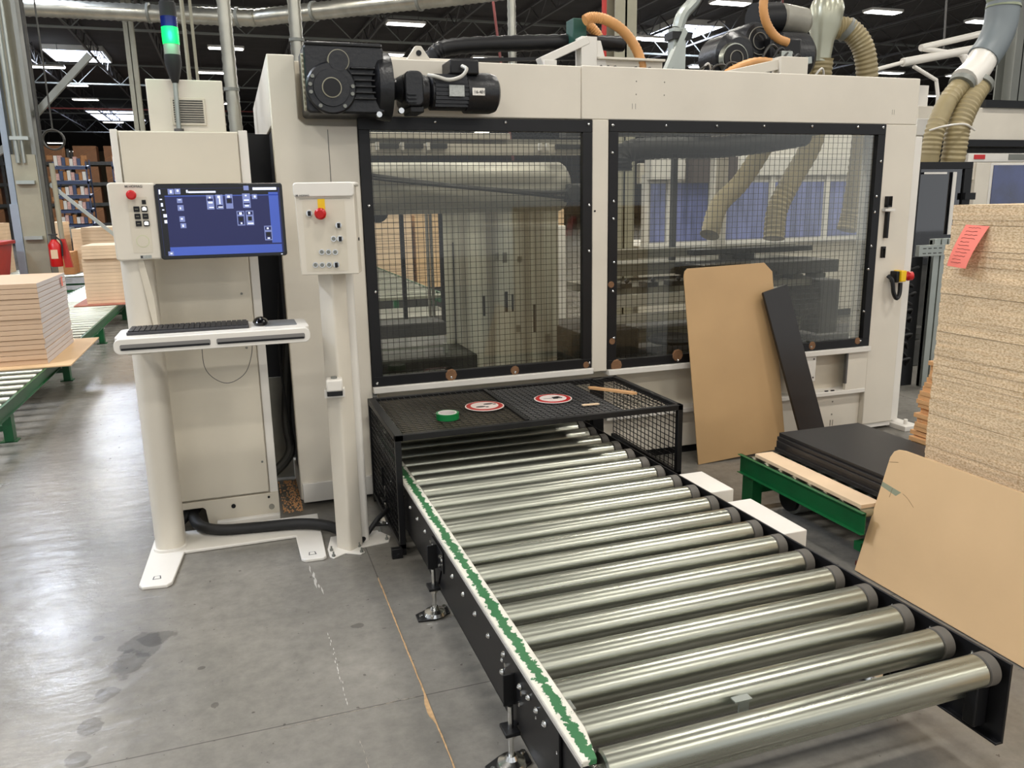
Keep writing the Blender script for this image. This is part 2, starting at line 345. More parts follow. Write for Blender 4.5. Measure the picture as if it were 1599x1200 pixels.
ONES = ['', 'first', 'second', 'third', 'fourth', 'fifth', 'sixth', 'seventh', 'eighth', 'ninth', 'tenth', 'eleventh', 'twelfth', 'thirteenth', 'fourteenth', 'fifteenth', 'sixteenth', 'seventeenth', 'eighteenth', 'nineteenth']
TENS = {2: ('twentieth', 'twenty'), 3: ('thirtieth', 'thirty'), 4: ('fortieth', 'forty'), 5: ('fiftieth', 'fifty'), 6: ('sixtieth', 'sixty'), 7: ('seventieth', 'seventy')}
def ordn(n): return ONES[n] if n < 20 else (TENS[n//10][0] if n % 10 == 0 else TENS[n//10][1]+'-'+ONES[n % 10])
def relabel(objs, noun, place):     # objs listed from the bottom up
    n = len(objs)
    for i, o in enumerate(objs):
        o['label'] = (f'topmost {noun} {place}' if i == n-1 else f'bottom {noun} {place}' if i == 0 else f'{noun} {place}, {ordn(n-i)} from the top')

# ================================================================ the hall
fl = G().box(-60, 90, -16, 101, -.3, 0).build('floor', floor_mat(), origin=(0, 0, 0), smooth=False); struct(fl, 'grey polished concrete floor with stains and saw-cut joints')
struct(G().box(-60, 90, -16, 101, 7.9, 8.1).build('ceiling', ceilm, smooth=False), 'dark corrugated roof deck high above the hall')
struct(G().box(-60, 90, 100, 100.4, 0, 7.9).build('wall_back', wallm, smooth=False), 'distant brown end wall of the hall')
struct(G().box(89.6, 90, -16, 100, 0, 7.9).build('wall_right', wallm, smooth=False), 'brown side wall of the hall')
# roof steel: joists along Y, girders along X
def joist(p, q, n, zb, zt, m, wd=.07):
    g = G(); p = Vector(p); q = Vector(q)
    g.bar((p.x, p.y, zb), (q.x, q.y, zb), wd, .06); g.bar((p.x, p.y, zt), (q.x, q.y, zt), wd, .06)
    for i in range(n):
        a = p.lerp(q, i/n); b = p.lerp(q, (i+.5)/n); c = p.lerp(q, (i+1)/n)
        g.bar((a.x, a.y, zb), (b.x, b.y, zt), .03); g.bar((b.x, b.y, zt), (c.x, c.y, zb), .03)
    return g
for k in range(19):
    x = -9+k*2.35
    g = joist((x, 15, 0), (x, 75, 0), 40, 7.25, 7.8, steeld)
    struct(g.build('roof_joist', steeld, smooth=False), 'dark open-web joist running away under the roof')
for y in (28.5, 40.5, 52.5, 64.5):
    g = joist((-14, y, 0), (46, y, 0), 36, 6.95, 7.75, steelg, .12)
    struct(g.build('roof_girder', steelg, smooth=False), 'grey roof girder crossing the hall')
# structural columns
def column(x, y, wdt, m, label, plate=True, top=7.3):
    t = thing('steel_column', (x, y, 0), label, 'column')
    g = G().box(x-wdt/2, x+wdt/2, y-wdt/2, y-wdt/2+.025, 0, top).box(x-wdt/2, x+wdt/2, y+wdt/2-.025, y+wdt/2, 0, top).box(x-.012, x+.012, y-wdt/2, y+wdt/2, 0, top)
    g.build('column_shaft', m, t)
    G().box(x-wdt*.8, x+wdt*.8, y-wdt*.8, y+wdt*.8, 0, .03).build('base_plate', m, t)
    return t
column(-2.2, 26, .26, tancol, 'slim tan steel column in front of the distant racks')
column(4.47, 9.0, .27, tancol, 'pale green-grey column rising behind the middle of the machine')
column(12.9, 11, .34, steelg, 'grey steel column at the right edge behind the duct')
# big left column with conduits
t = thing('steel_column', (-2.72, 14, 0), 'blue-grey and tan steel column with conduits beside the red extinguisher', 'column')
G().box(-3.02, -2.94, 13.8, 14.2, 0, 7.9).build('flange', bluegr, t)
G().box(-2.94, -2.66, 13.97, 14.03, 0, 7.9).build('web', tancol, t)
G().box(-2.66, -2.6, 13.8, 14.2, 0, 7.9).build('flange', steelg, t)
G().box(-2.93, -2.62, 13.78, 13.8, 0, 2.42).build('cover_plate', tancol, t, bevel=.004)
G().box(-3.04, -2.93, 13.76, 13.8, 0, 1.72).build('cover_plate', bluegr, t, bevel=.004)
for x, r in ((-2.84, .03), (-2.76, .022)): G().cyl((x, 13.75, 2.3), (x, 13.75, 7.9), r, n=10).build('conduit', alu, t)
G().cyl((-2.53, 13.85, .9), (-2.53, 13.85, 7.9), .028, n=10).build('conduit', darkm, t)
G().cyl((-2.43, 13.85, .9), (-2.43, 13.85, 2.3), .035, n=10).build('conduit', tancol, t)
for z in (1.2, 2.0, 2.62): G().box(-2.9, -2.66, 13.70, 13.78, z, z+.05).build('cable_clamp', alu, t)
G().bar((-2.6, 14, 2.98), (-1.75, 14, 3.86), .09).build('knee_brace', steelg, t)
G().bar((-3.0, 14, 2.55), (-4.4, 14, 1.6), .09).build('knee_brace', steelg, t)
G().bar((-2.5, 13.9, 2.0), (-.6, 13.9, .15), .05).build('stay_rod', alu, t)
g = G()
for i in range(3): g.tube([(-2.33+.14*math.cos(a), 13.7-.03*i, 2.62+.14*math.sin(a)) for a in [k*PI/8 for k in range(17)]], .014, 6, 1)
g.build('hose_coil', darkm, t); G().cyl((-2.33, 13.7, 2.75), (-2.36, 13.75, 7.9), .012, n=8).build('drop_cable', darkm, t)
# high bay lamps --------------------------------------------------
def fixture(x, y, lamp=True, L=1.15):
    t = thing('high_bay_light', (x, y, 7.0), 'lit rectangular high-bay light hanging under the dark roof', 'ceiling light', 'high-bay lights')
    return t
def make_light():
    t = fixture(.38, 31.2)
    x, y = .38, 31.2
    G().prism(rrect(x-.6, x+.6, y-.22, y+.22, .04), 'z', 7.0, 7.07).build('housing', white2, t)
    G().prism(rrect(x-.56, x+.56, y-.18, y+.18, .03), 'z', 6.985, 7.0).build('diffuser', lampglow, t)
    for s_ in (-.4, .4): G().cyl((x+s_, y, 7.07), (x+s_, y, 7.895), .012, n=6).build('hanger', steeld, t)
    return t
ML = make_light(); spots = [(5.6, 25.95), (-6.1, 36.6), (-6, 41.5), (-.18, 36.7), (-6.28, 46.6), (-6.4, 57.9), (-11.9, 65.1), (-12.8, 75.7), (-13.1, 86), (-13.1, 93),
    (14.1, 26.2), (13.9, 21.1), (19.1, 20.9), (28.7, 30.6), (32.6, 30.6), (23.4, 21.2), (37.3, 36.9), (6.0, 31.1), (9.8, 31.1), (19.2, 31), (23.9, 31), (5.2, 36.7), (9.8, 42), (19.2, 42), (28.7, 42), (14.4, 36.7), (23.9, 36.7), (0.2, 47), (10, 52), (24, 52), (33.4, 52), (42, 42), (5, 57.9), (19, 62)]
near = [(x, y) for y in (-9.5, -4.4, .8, 6, 11, 16.1) for x in (-8.8, -3.6, .9, 5.1, 9.7, 14.3)]+[(19.1, 11), (19.1, 6), (19, 16), (.4, 21), (-4.3, 21), (5.1, 21), (-4.3, 26.1), (.5, 26)]
LAMPS = [ML]+[dup(ML, (x, y, 7.0)) for x, y in spots]
rows = {}
for o in LAMPS: rows.setdefault(round((o.location.y-21)/5.2), []).append(o)
for k, r_ in enumerate(sorted(rows)):
    for i, o in enumerate(sorted(rows[r_], key=lambda q: q.location.x)):
        o['label'] = f'high-bay light under the roof, {ordn(i+1)} from the left in the '+('nearest visible row' if k == 0 else f'{ordn(k+1)} visible row')
ML2 = dup(ML, (.9, -9.5, 7.0), 'high-bay light overhead, outside the photographed view'); near0 = True
ld = bpy.data.lights.new('lamp_light', 'AREA'); ld.shape = 'RECTANGLE'; ld.size = 1.12; ld.size_y = .36; ld.energy = LAMP_W; ld.color = (1, .955, .88)
for x, y in [(.38, 31.2)]+spots+near:
    if (x, y) in near and (x, y) != (.9, -9.5): r = dup(ML2, (x, y, 7.0))
    if y < 48:
        lo = bpy.data.objects.new('lamp_light', ld); col.objects.link(lo); lo.location = (x, y, 6.975)
# skylights -------------------------------------------------------
for i, (x0, x1, y0, y1) in enumerate([(-6.25, -4.2, 36.95, 39.6), (-7.96, -5, 58.3, 64.2), (15.5, 17.5, 27, 30), (-7, -5.4, 4, 6.4), (-4.9, -3.5, 18.2, 20.7), (23, 25, 33, 36)]):
    lab = ['bright skylight nearest the grey column at left', 'bright skylight farther off at left', 'skylight above the black drive motors', 'skylight over the green conveyor', 'skylight over the conveyor beyond the board stacks', 'bright skylight at right'][i]
    t = thing('skylight', ((x0+x1)/2, (y0+y1)/2, 7.7), lab, 'skylight')
    G().box(x0, x1, y0, y1, 7.84, 7.86).build('dome', skyglow, t)
    fr = G().box(x0-.06, x0, y0-.06, y1+.06, 7.7, 7.895).box(x1, x1+.06, y0-.06, y1+.06, 7.7, 7.895).box(x0, x1, y0-.06, y0, 7.7, 7.895).box(x0, x1, y1, y1+.06, 7.7, 7.895); fr.build('curb', white2, t)
    if y0 < 45:
        sl = bpy.data.lights.new('skylight_daylight', 'AREA'); sl.shape = 'RECTANGLE'; sl.size = x1-x0; sl.size_y = y1-y0; sl.energy = SKY_W; sl.color = (.72, .82, 1)
        so = bpy.data.objects.new('skylight_daylight', sl); col.objects.link(so); so.location = ((x0+x1)/2, (y0+y1)/2, 7.82)
# ducts -----------------------------------------------------------
t = thing('spiral_duct', (0, 19, 5.5), 'large silver spiral duct running along the top left', 'duct')
g = G().tube([(-9, 20.4, 5.68), (-3.8, 19.9, 5.68), (.4, 19.25, 5.56)], .18, 18, 1, rib=.07); g.build('duct_run', ductm, t)
G().tube([(.4, 19.25, 5.56), (.9, 19.15, 5.55), (1.3, 18.8, 5.55), (4.4, 16.4, 5.55), (7.5, 14, 5.6)], .18, 18, 1, rib=.07).build('duct_run', ductm, t)
for p, q in (((-1.25, 19.5, 5.61), (-1.2, 19.49, 5.61)), ((.5, 19.22, 5.56), (.56, 19.2, 5.56)), ((2.0, 18.25, 5.55), (2.05, 18.21, 5.55)), ((3.9, 16.8, 5.55), (3.95, 16.76, 5.55))):
    G().cyl(p, q, .20, n=20).build('duct_flange', steelg, t)
G().cyl((-5, 20.05, 5.8), (-5, 20.05, 7.8), .012, n=6).build('hanger', steeld, t); G().cyl((3, 17.4, 5.7), (3, 17.4, 7.8), .012, n=6).build('hanger', steeld, t)
def drop(name, label, x, y, r, z0, z1, m, bend=0, rib=.03):
    t = thing(name, (x, y, z0), label, 'duct')
    G().tube([(x, y, z1), (x, y, z0+.5), (x+bend, y, z0)], r, 14, 4, rib=rib).build('flexible_hose', m, t)
    for z in (z1*.5+z0*.5, z0+.42): G().cyl((x, y, z), (x, y, z+.02), r*1.12, n=14).build('hose_clamp', steelg, t)
drop('extraction_pipe', 'silver ribbed drop pipe right behind the cabinet top box', .085, 6.0, .046, 1.95, 7.0, ductm, .05)
drop('extraction_pipe', 'silver drop pipe just left of the big black gearmotor', .535, 6.0, .046, 2.28, 7.0, ductm, 0)
drop('extraction_pipe', 'thin silver drop pipe above the middle of the machine', 2.09, 6.0, .032, 2.3, 7.0, ductm, 0)
tag(G().cyl((-.17, 6, 2.0), (-.2, 6, 7.2), .013, n=8).cyl((-.12, 6, 2.0), (-.15, 6, 7.2), .01, n=8).build('cable_drop', tancol), 'pair of thin brown cables dropping behind the signal light', 'cable')
tag(G().cyl((4.21, 8.9, 0), (4.21, 8.9, 7.85), .03, n=8).build('sprinkler_pipe', redpaint), 'thin red pipe beside the pale column above the machine', 'pipe')
for i, (p, q, l) in enumerate([((13.5, 18, 2), (13.3, 18, 7.5), 'red vertical pipe above the right end of the machine'), ((5.9, 17, 2.5), (5.3, 17, 7.5), 'red slanting pipe right of the thin silver drop pipe')]):
    tag(G().cyl(p, q, .03, n=8).build('sprinkler_pipe', darkred), l, 'pipe')
tag(G().cyl((-12, 44, 6.3), (48, 44, 6.3), .035, n=8).build('sprinkler_pipe', darkred), 'long red sprinkler pipe crossing under the roof', 'pipe')

# ================================================================ the big panel saw enclosure
FY = 4.306
mc = thing('panel_saw', (2.25, FY, 0), 'large off-white panel saw enclosure with two meshed windows', 'machine')
def P(name, m, g, **k): return g.build(name, m, mc, **k)
# left column: tall strip, lower body, recess behind the gearmotor
P('left_column', white, G().prism([(.234, .03), (.655, .03), (.655, 2.0), (.40, 2.0), (.365, 2.03), (.365, 2.33), (.234, 2.33)], 'y', FY, 4.37), bevel=.006)
P('column_recess', cream, G().box(.36, .72, 4.42, 4.46, 1.98, 2.32), bevel=.003)
P('column_plinth', white2, G().box(.244, .66, FY-.022, 4.45, .02, .13), bevel=.004)
P('panel_seam', steeld, G().box(.503, .506, FY-.0015, FY+.01, .14, 1.98))
P('warning_sticker', yellow, G().prism([(.503, 1.19), (.528, 1.19), (.5155, 1.213)], 'y', FY-.002, FY))
lk = P('round_lock', black, G().cyl((.52, FY-.012, 1.165), (.52, FY, 1.165), .016, n=14))
# left side of the machine
P('side_frame', white, G().box(.234, .30, 4.37, 6.6, 2.0, 2.33).box(.234, .30, 6.4, 6.6, 0, 2.1).box(.234, .30, 4.4, 6.6, 0, .12), bevel=.005)
P('dark_opening', rubber, G().box(.245, .26, 4.375, 6.4, .12, 2.0))  # black sheet fills the side opening in place of its dark inside
P('added_gap_panel', black, G().box(.118, .243, 4.86, 4.9, 0, 2.0)); P('gap_plate', shade_in, G().box(.13, .235, 4.84, 4.86, .0, .62))  # added black panel, hides the bright floor glare beyond the gap
P('side_hose', darkm, G().tube([(.25, 4.62, .9), (.2, 4.55, .45), (.2, 4.5, .25), (.06, 4.45, .12)], .028, 10))
P('side_cable', rubber, G().tube([(.22, 4.56, 1.2), (.19, 4.5, .8), (.215, 4.48, .3)], .007, 6))
# gantry beam
P('gantry_beam', white, G().box(.72, 1.9, FY, 4.55, 2.05, 2.33).box(.72, 1.34, FY+.12, 4.56, 2.33, 2.36), bevel=.006)
P('gantry_beam', white, G().box(1.902, 4.28, FY, 4.55, 2.05, 2.335), bevel=.006)
g = G()
for x in (2.24, 2.42): 
    for z in (2.26, 2.19): g.sphere((x, FY, z), .004, 6)
for x in (2.215, 2.235): g.box(x, x+.003, FY-.001, FY+.004, 2.11, 2.14)
for x in (4.07, 4.085): g.box(x, x+.003, FY-.001, FY+.004, 2.11, 2.14)
P('rivets', shade_in, g)
P('lifting_lug', white, G().prism([(.93, 2.33), (1.06, 2.33), (1.01, 2.40), (.98, 2.40)], 'y', FY+.02, FY+.06), bevel=.003)
P('lug_hole', black, G().cyl((.995, FY+.015, 2.365), (.995, FY+.021, 2.365), .014))
# posts
P('center_post', white, G().box(1.968, 2.07, FY-.002, 4.42, .60, 2.05), bevel=.005)
P('center_hole', black, G().cyl((1.985, FY-.004, 1.547), (1.985, FY, 1.547), .006, n=10))
P('right_post', white, G().box(4.03, 4.285, FY, 4.5, .05, 2.05), bevel=.006)
P('right_post', white2, G().box(4.289, 4.36, FY+.02, 4.5, .05, 1.98), bevel=.004)
P('post_foot', white2, G().box(4.3, 4.43, 4.19, 4.5, 0, .035).cyl((4.36, 4.25, .03), (4.36, 4.25, .07), .014, n=8), bevel=.003)
P('right_plinth', white2, G().box(4.03, 4.285, FY+.01, 4.5, .02, .05))
# windows
def window(x0, x1, z0, z1, xs, nu, nv, lab):
    fw_, fb = .058, .055
    fr = P('window_frame', black, G().box(x0, x1, FY-.008, FY+.03, z1-.065, z1).box(x0, x1, FY-.008, FY+.03, z0, z0+fb).box(x0, x0+fw_, FY-.008, FY+.03, z0+fb, z1-.065).box(x1-fw_, x1, FY-.008, FY+.03, z0+fb, z1-.065), bevel=.002)
    gl = G().box(x0+.02, x1-.02, FY+.012, FY+.016, z0+.02, z1-.02).build('window_pane', wglass, fr, smooth=False)
    me = G().grid((x0+fw_-.02, FY+.045, z0+fb-.02), (x1-x0-2*fw_+.04, 0, 0), (0, 0, z1-z0-fb-.065+.04), nu, nv, .00115).build('wire_mesh', black, fr, smooth=False)
    for x, z in xs: G().sphere((x, FY-.01, z), .0085, 8).build('screw', chrome, fr)
    return fr
window(.657, 1.966, .63, 2.045, [(.68, .65), (.70, 1.15), (1.06, 2.025), (1.45, 2.027), (1.94, 2.022), (1.945, 1.58), (1.945, 1.32), (1.95, .66), (1.48, .645), (1.10, .648), (.69, 1.6)], 38, 41, 'a')
window(2.071, 4.028, .61, 2.05, [(2.09, 2.02), (2.43, 2.022), (2.77, 2.025), (3.1, 2.028), (3.45, 2.03), (3.8, 2.03), (4.0, 2.03), (2.09, 1.87), (2.10, 1.6), (2.10, 1.5), (2.105, 1.25), (2.1, 1.08), (2.11, .8), (4.0, 1.82), (3.99, 1.6), (3.985, 1.5), (3.98, 1.28), (3.97, 1.13), (3.96, .85), (3.95, .65), (3.55, .64), (2.55, .63)], 52, 40, 'b')
for x, z, s_ in ((1.10, .66, 1), (1.48, .655, .8), (1.93, .65, .6), (2.1, .78, .6), (2.13, .63, 1.1), (2.55, .66, 1.1), (2.09, 1.12, .6), (3.56, .645, .8), (3.93, .65, .7)):
    P('cork_washer', mat('brown_cork', (122, 88, 60), .8, var=.2, vscale=40), G().lathe((x, FY-.012, z), (x, FY-.006, z), [(0, .03*s_), (1, .036*s_)], 9))
P('window_sill', white2, G().box(.657, 1.97, FY-.03, FY+.1, .595, .63), bevel=.004)
P('window_sill', white2, G().box(2.07, 4.03, FY-.03, FY+.1, .575, .61), bevel=.004)
P('ruler_strip', white2, G().box(3.962, 3.988, 4.362, 4.368, .66, 2.02))
# lower body under the windows
P('lower_panel', cream, G().box(.70, 2.07, FY+.10, FY+.14, .42, .59).box(2.07, 4.03, FY+.10, FY+.14, .30, .59))
P('gap_shade', black, G().box(2.1, 4.0, FY+.06, FY+.1, 0, .05).box(.27, .62, FY+.03, 4.37, 0, .025))  # black strips stand in for the shade in the gaps under the machine
P('lower_rail', white2, G().box(2.07, 4.03, FY-.005, FY+.12, .285, .315).box(.7, 1.95, FY+.05, FY+.12, .42, .445), bevel=.004)
P('lower_panel', white, G().box(2.07, 4.03, FY+.04, FY+.10, .05, .285), bevel=.004)
P('lower_gusset', white, G().prism([(3.86, .3), (3.86, .58), (4.03, .58), (4.03, .3)], 'y', FY-.002, FY+.02)); 
P('gusset_slot', steeld, G().box(3.855, 3.868, FY-.004, FY+.02, .36, .585))
cp = P('cover_plate', white2, G().box(3.40, 3.60, FY-.012, FY+.03, .40, .585), bevel=.006)
for z in (.43, .555): G().sphere((3.578, FY-.014, z), .006, 6).build('screw', steeld, cp)
P('rail_debris', black, G().box(3.40, 3.47, FY-.03, FY+.02, .375, .385).box(3.70, 3.725, FY, FY+.01, .317, .323).box(3.75, 3.775, FY, FY+.01, .317, .323))
g = G()
for x, z in ((3.55, .20), (3.6, .12), (3.8, .23), (3.8, .14), (3.5, .14)): g.sphere((x, FY+.04, z), .006, 6)
for x in (3.79, 3.81): g.box(x, x+.004, FY+.037, FY+.045, .06, .1)
P('rivets', shade_in, g)
# right post fittings
k = P('key_latch', black, G().box(4.078, 4.095, FY-.03, FY, 1.33, 1.50).box(4.068, 4.075, FY-.03, FY, 1.53, 1.60).box(4.10, 4.107, FY-.03, FY, 1.53, 1.60).box(4.068, 4.107, FY-.03, FY, 1.53, 1.54).box(4.068, 4.073, FY-.02, FY, 1.2, 1.26).box(4.09, 4.095, FY-.02, FY, 1.2, 1.26).box(4.068, 4.095, FY-.02, FY, 1.26, 1.275), bevel=.002)
G().box(4.05, 4.13, FY-.035, FY-.002, 1.505, 1.52).build('latch_shelf', white2, k)
es = P('emergency_stop', yellow, G().box(4.19, 4.235, FY-.075, FY, 1.04, 1.115), bevel=.006)
G().lathe((4.235, FY-.05, 1.075), (4.29, FY-.06, 1.075), [(0, .018), (.3, .02), (.5, .032), (1, .03)], 16).build('stop_button', redp, es)
G().box(4.165, 4.19, FY-.06, FY, 1.035, 1.11).build('switch_body', black, es, bevel=.004)
G().tube([(4.13, FY-.02, 1.08), (4.14, FY-.05, 1.05), (4.15, FY-.06, .97), (4.18, FY-.06, .93), (4.21, FY-.05, .96), (4.22, FY-.04, 1.03)], .014, 8).build('cable_loop', black, es)
# ---- gearmotor on the left column
gy = 4.05
gm = P('gear_motor', cast, G().prism(rrect(.39, .765, 2.035, 2.345, .02), 'y', gy+.03, 4.36).box(.395, .76, gy+.02, 4.3, 2.335, 2.355), bevel=.012)
def GM(n, m, g, **k): return g.build(n, m, gm, **k)
GM('output_flange', cast, G().lathe((.505, gy+.03, 2.145), (.505, gy-.015, 2.145), [(0, .118), (.6, .118), (.8, .11), (.81, .085), (1, .083)], 40))
GM('shaft_ring', tancol, G().lathe((.505, gy-.015, 2.145), (.505, gy-.022, 2.145), [(0, .046), (1, .046)], 28)); GM('shaft_cap', black, G().cyl((.505, gy-.016, 2.145), (.505, gy-.025, 2.145), .041, n=28))
GM('inspection_ring', tancol, G().cyl((.545, gy+.03, 2.268), (.545, gy-.005, 2.268), .05, n=28)); GM('inspection_cap', cast, G().cyl((.545, gy-.003, 2.268), (.545, gy-.009, 2.268), .046, n=28))
for a in (150, 172, 192, 235, 305, 5, 345): GM('flange_bolt', steelg, G().cyl((.505+.099*math.cos(math.radians(a)), gy+.0, 2.145+.099*math.sin(math.radians(a))), (.505+.099*math.cos(math.radians(a)), gy-.018, 2.145+.099*math.sin(math.radians(a))), .009, n=8))
for i in range(6): GM('cooling_fin', cast, G().box(.60, .715, gy-.0, gy+.05, 2.235-.0275*i, 2.244-.0275*i), bevel=.003)
GM('ribbed_edge', tancol, G().tube([(.385, gy+.05+.006*(i % 2), 2.30-.012*i) for i in range(22)], .008, 6, 1))
GM('input_cone', cast, G().lathe((.70, gy+.13, 2.17), (.80, gy+.13, 2.17), [(0, .10), (.35, .15), (.8, .16), (1, .16)], 32))
GM('neck', cast, G().lathe((.80, gy+.13, 2.165), (.87, gy+.13, 2.165), [(0, .07), (.5, .05), (1, .07)], 24))
GM('second_gearbox', cast, G().prism(rrect(.862, .955, 2.075, 2.24, .03), 'y', gy+.02, gy+.24).lathe((.95, gy+.13, 2.155), (1.0, gy+.13, 2.155), [(0, .09), (1, .075)], 24), bevel=.008)
for i in range(3): GM('cooling_fin', cast, G().box(.87, .915, gy+.005, gy+.03, 2.125-.018*i, 2.132-.018*i))
GM('foot_pad', black, G().box(.885, .955, gy+.03, gy+.2, 2.045, 2.075), bevel=.006); GM('drain_plug', chrome, G().cyl((.835, gy+.03, 2.05), (.835, gy, 2.05), .014, n=8).cyl((.725, gy+.02, 2.03), (.725, gy-.005, 2.03), .014, n=8))
mo = GM('motor_body', cast, G().lathe((1.0, gy+.13, 2.155), (1.20, gy+.13, 2.155), [(0, .07), (.05, .088), (1, .088)], 28).lathe((1.19, gy+.13, 2.155), (1.365, gy+.13, 2.155), [(0, .1), (.75, .1), (.93, .09), (1, .07)], 32))
g = G()
for i in range(9):
    a = math.radians(130+i*12); g.bar((1.02, gy+.13+.094*math.cos(a), 2.155+.094*math.sin(a)), (1.19, gy+.13+.094*math.cos(a), 2.155+.094*math.sin(a)), .004, .016)
GM('motor_fins', cast, g)
GM('junction_box', black, G().box(1.10, 1.25, gy+.05, gy+.22, 2.235, 2.305), bevel=.008)
GM('name_plate', silver, G().box(1.085, 1.162, gy+.022, gy+.034, 2.125, 2.178)); GM('number_label', white2, G().box(1.205, 1.27, gy+.024, gy+.03, 2.132, 2.168), bevel=.001)
text('label_lettering', '16-401', inkg, (1.212, gy+.022, 2.142), .021, gm)
GM('motor_cable', mat('grey_cable', (190, 188, 180), .4), G().tube([(1.155, gy+.03, 2.27), (1.17, gy+.0, 2.25), (1.14, gy+.0, 2.215), (1.08, gy+.01, 2.2), (1.02, gy+.02, 2.215), (.985, gy+.05, 2.225)], .009, 8))
# ---- interior
P('top_crossbeam', white, G().box(.75, 2.3, 5.0, 5.08, 1.90, 1.965).box(.75, 1.72, 5.0, 5.1, 1.995, 2.03), bevel=.004)
P('beam_web', shade_in, G().box(.75, 2.3, 5.06, 5.1, 1.95, 2.0))
for x0, x1 in ((.88, 1.0), (1.02, 1.15), (1.18, 1.3), (2.02, 2.3)): P('beam_carriage', darkm, G().box(x0, x1, 4.97, 5.0, 1.935, 1.965), bevel=.003)
for x in (.86, 1.01, 1.17, 1.9, 1.95): P('carriage_clip', white2, G().box(x, x+.018, 4.96, 4.99, 1.925, 1.97))
P('pressure_drum', mat('dull_grey_drum', (196, 192, 178), .42, .3, var=.2, vscale=3, stretch=(.4, 6, 6)), G().lathe((.72, 5.32, 1.705), (2.22, 5.32, 1.705), [(0, .165), (.97, .165), (.985, .15), (1, .12)], 40))
P('drum_bearing', darkm, G().box(2.16, 2.32, 5.1, 5.3, 1.6, 1.72).cyl((2.2, 5.08, 1.66), (2.2, 5.12, 1.66), .06), bevel=.01)
P('guide_roller', rubber, G().cyl((.94, 5.5, 1.56), (.94, 5.9, 1.56), .072, n=28))
P('hose_bundle', darkm, G().tube([(.75, 5.12, 1.80), (1.0, 5.1, 1.76), (1.5, 5.1, 1.70), (2.05, 5.1, 1.665), (2.3, 5.1, 1.70)], .014, 8).tube([(.75, 5.12, 1.78), (1.1, 5.08, 1.735), (1.7, 5.08, 1.675), (2.2, 5.1, 1.62)], .010, 8))
for x in (1.20, 1.50): P('lift_rail', black, G().box(x-.014, x+.014, 6.0, 6.04, .66, 1.66))
P('lift_rail', shade_in, G().box(1.42, 1.435, 6.15, 6.2, .66, 1.66).box(1.455, 1.465, 6.15, 6.2, .66, 1.66))
P('saw_table', darkm, G().box(.72, 1.26, 5.0, 5.25, .775, .86).box(.72, 1.42, 4.85, 5.7, .12, .66), bevel=.006)
P('table_edge', alu, G().box(.74, 1.24, 4.99, 5.0, .70, .712).box(1.235, 1.26, 4.98, 5.02, .56, .72))
P('saw_table', darkm, G().box(.70, 1.3, 4.6, 5.0, .15, .50).box(2.15, 2.6, 4.9, 5.6, .1, .74), bevel=.006)
P('table_slot', alu, G().box(.74, 1.1, 4.59, 4.6, .38, .386).box(.75, 1.2, 4.84, 4.85, .575, .582))
P('acrylic_guard', curtain('smoky_acrylic', (232, 228, 212), .78), G().box(1.335, 2.16, 5.30, 5.306, .40, 1.56))
P('guard_edge', white2, G().box(2.155, 2.164, 5.298, 5.308, .46, 1.56)); P('guard_edge', black, G().box(1.395, 1.402, 5.29, 5.30, .64, 1.35))
for x, z, w_, h_ in ((1.60, .84, .014, .14), (1.76, .86, .02, .14), (1.81, .86, .012, .12), (1.97, .70, .016, .2), (1.75, 1.20, .03, .07), (1.69, 1.22, .03, .05), (1.84, .71, .03, .05), (1.86, 1.2, .03, .04), (2.06, .62, .035, .06)): P('guard_slot', shade_in if w_ > .02 else darkm, G().box(x, x+w_, 5.292, 5.30, z, z+h_))
P('guard_foot', whiteboard, G().prism([(1.40, 4.9), (2.0, 5.2), (2.1, 5.28), (1.36, 5.28)], 'z', .44, .45))
P('rear_frame', white, G().box(.30, .42, 6.5, 6.6, 0, 2.33).box(4.2, 4.33, 6.5, 6.6, 0, 2.33).box(.3, 4.33, 6.5, 6.6, 2.2, 2.33), bevel=.004)
P('roller_bed', shade_in, G().box(1.0, 1.9, 7.2, 7.9, .55, .6))
# right half interior
P('black_hose', mat('black_pleated_hose', (28, 27, 25), .55, var=.25, vscale=14, stretch=(4, 4, 4)), G().tube([(2.5, 5.0, 1.80), (2.52, 5.0, 1.91), (2.75, 5.0, 1.945), (3.2, 5.0, 1.95), (3.6, 5.02, 1.985), (4.0, 5.05, 2.04)], .075, 14, 5, rib=.02))
P('energy_track', darkm, G().bar((3.1, 5.1, 1.96), (4.28, 5.1, 2.10), .05, .07).bar((2.2, 5.3, 2.06), (4.2, 5.3, 2.10), .12, .05))
P('drive_rail', shade_in, G().box(2.55, 4.25, 5.4, 5.46, 1.18, 1.25).box(2.7, 4.3, 5.45, 5.8, 1.05, 1.14), bevel=.004)
P('drive_rail', darkm, G().box(3.1, 4.25, 4.9, 5.3, 1.06, 1.15).box(3.2, 4.25, 5.2, 5.3, 1.2, 1.24), bevel=.004)
P('clamp_rail', white2, G().box(2.35, 3.4, 4.93, 4.99, .775, .835).box(2.35, 3.4, 4.95, 5.1, .885, .97), bevel=.004)
P('clamp_rail', shade_in, G().box(2.35, 4.1, 5.0, 5.6, .96, 1.02).box(2.35, 4.2, 5.1, 5.2, .6, .7))
g = G()
for i in range(9): x = 2.45+i*.2; g.box(x, x+.09, 4.9, 5.02, 1.02, 1.055).sphere((x+.05, 4.9, 1.07), .018, 8)
P('clamp_fingers', darkm, g, bevel=.003)
P('tool_ring', rubber, G().lathe((2.78, 4.75, .66), (2.78, 4.75, .70), [(0, .16), (.5, .17), (1, .15)], 28)); P('floor_tray', darkm, G().box(2.2, 4.2, 4.6, 6.3, .5, .56))
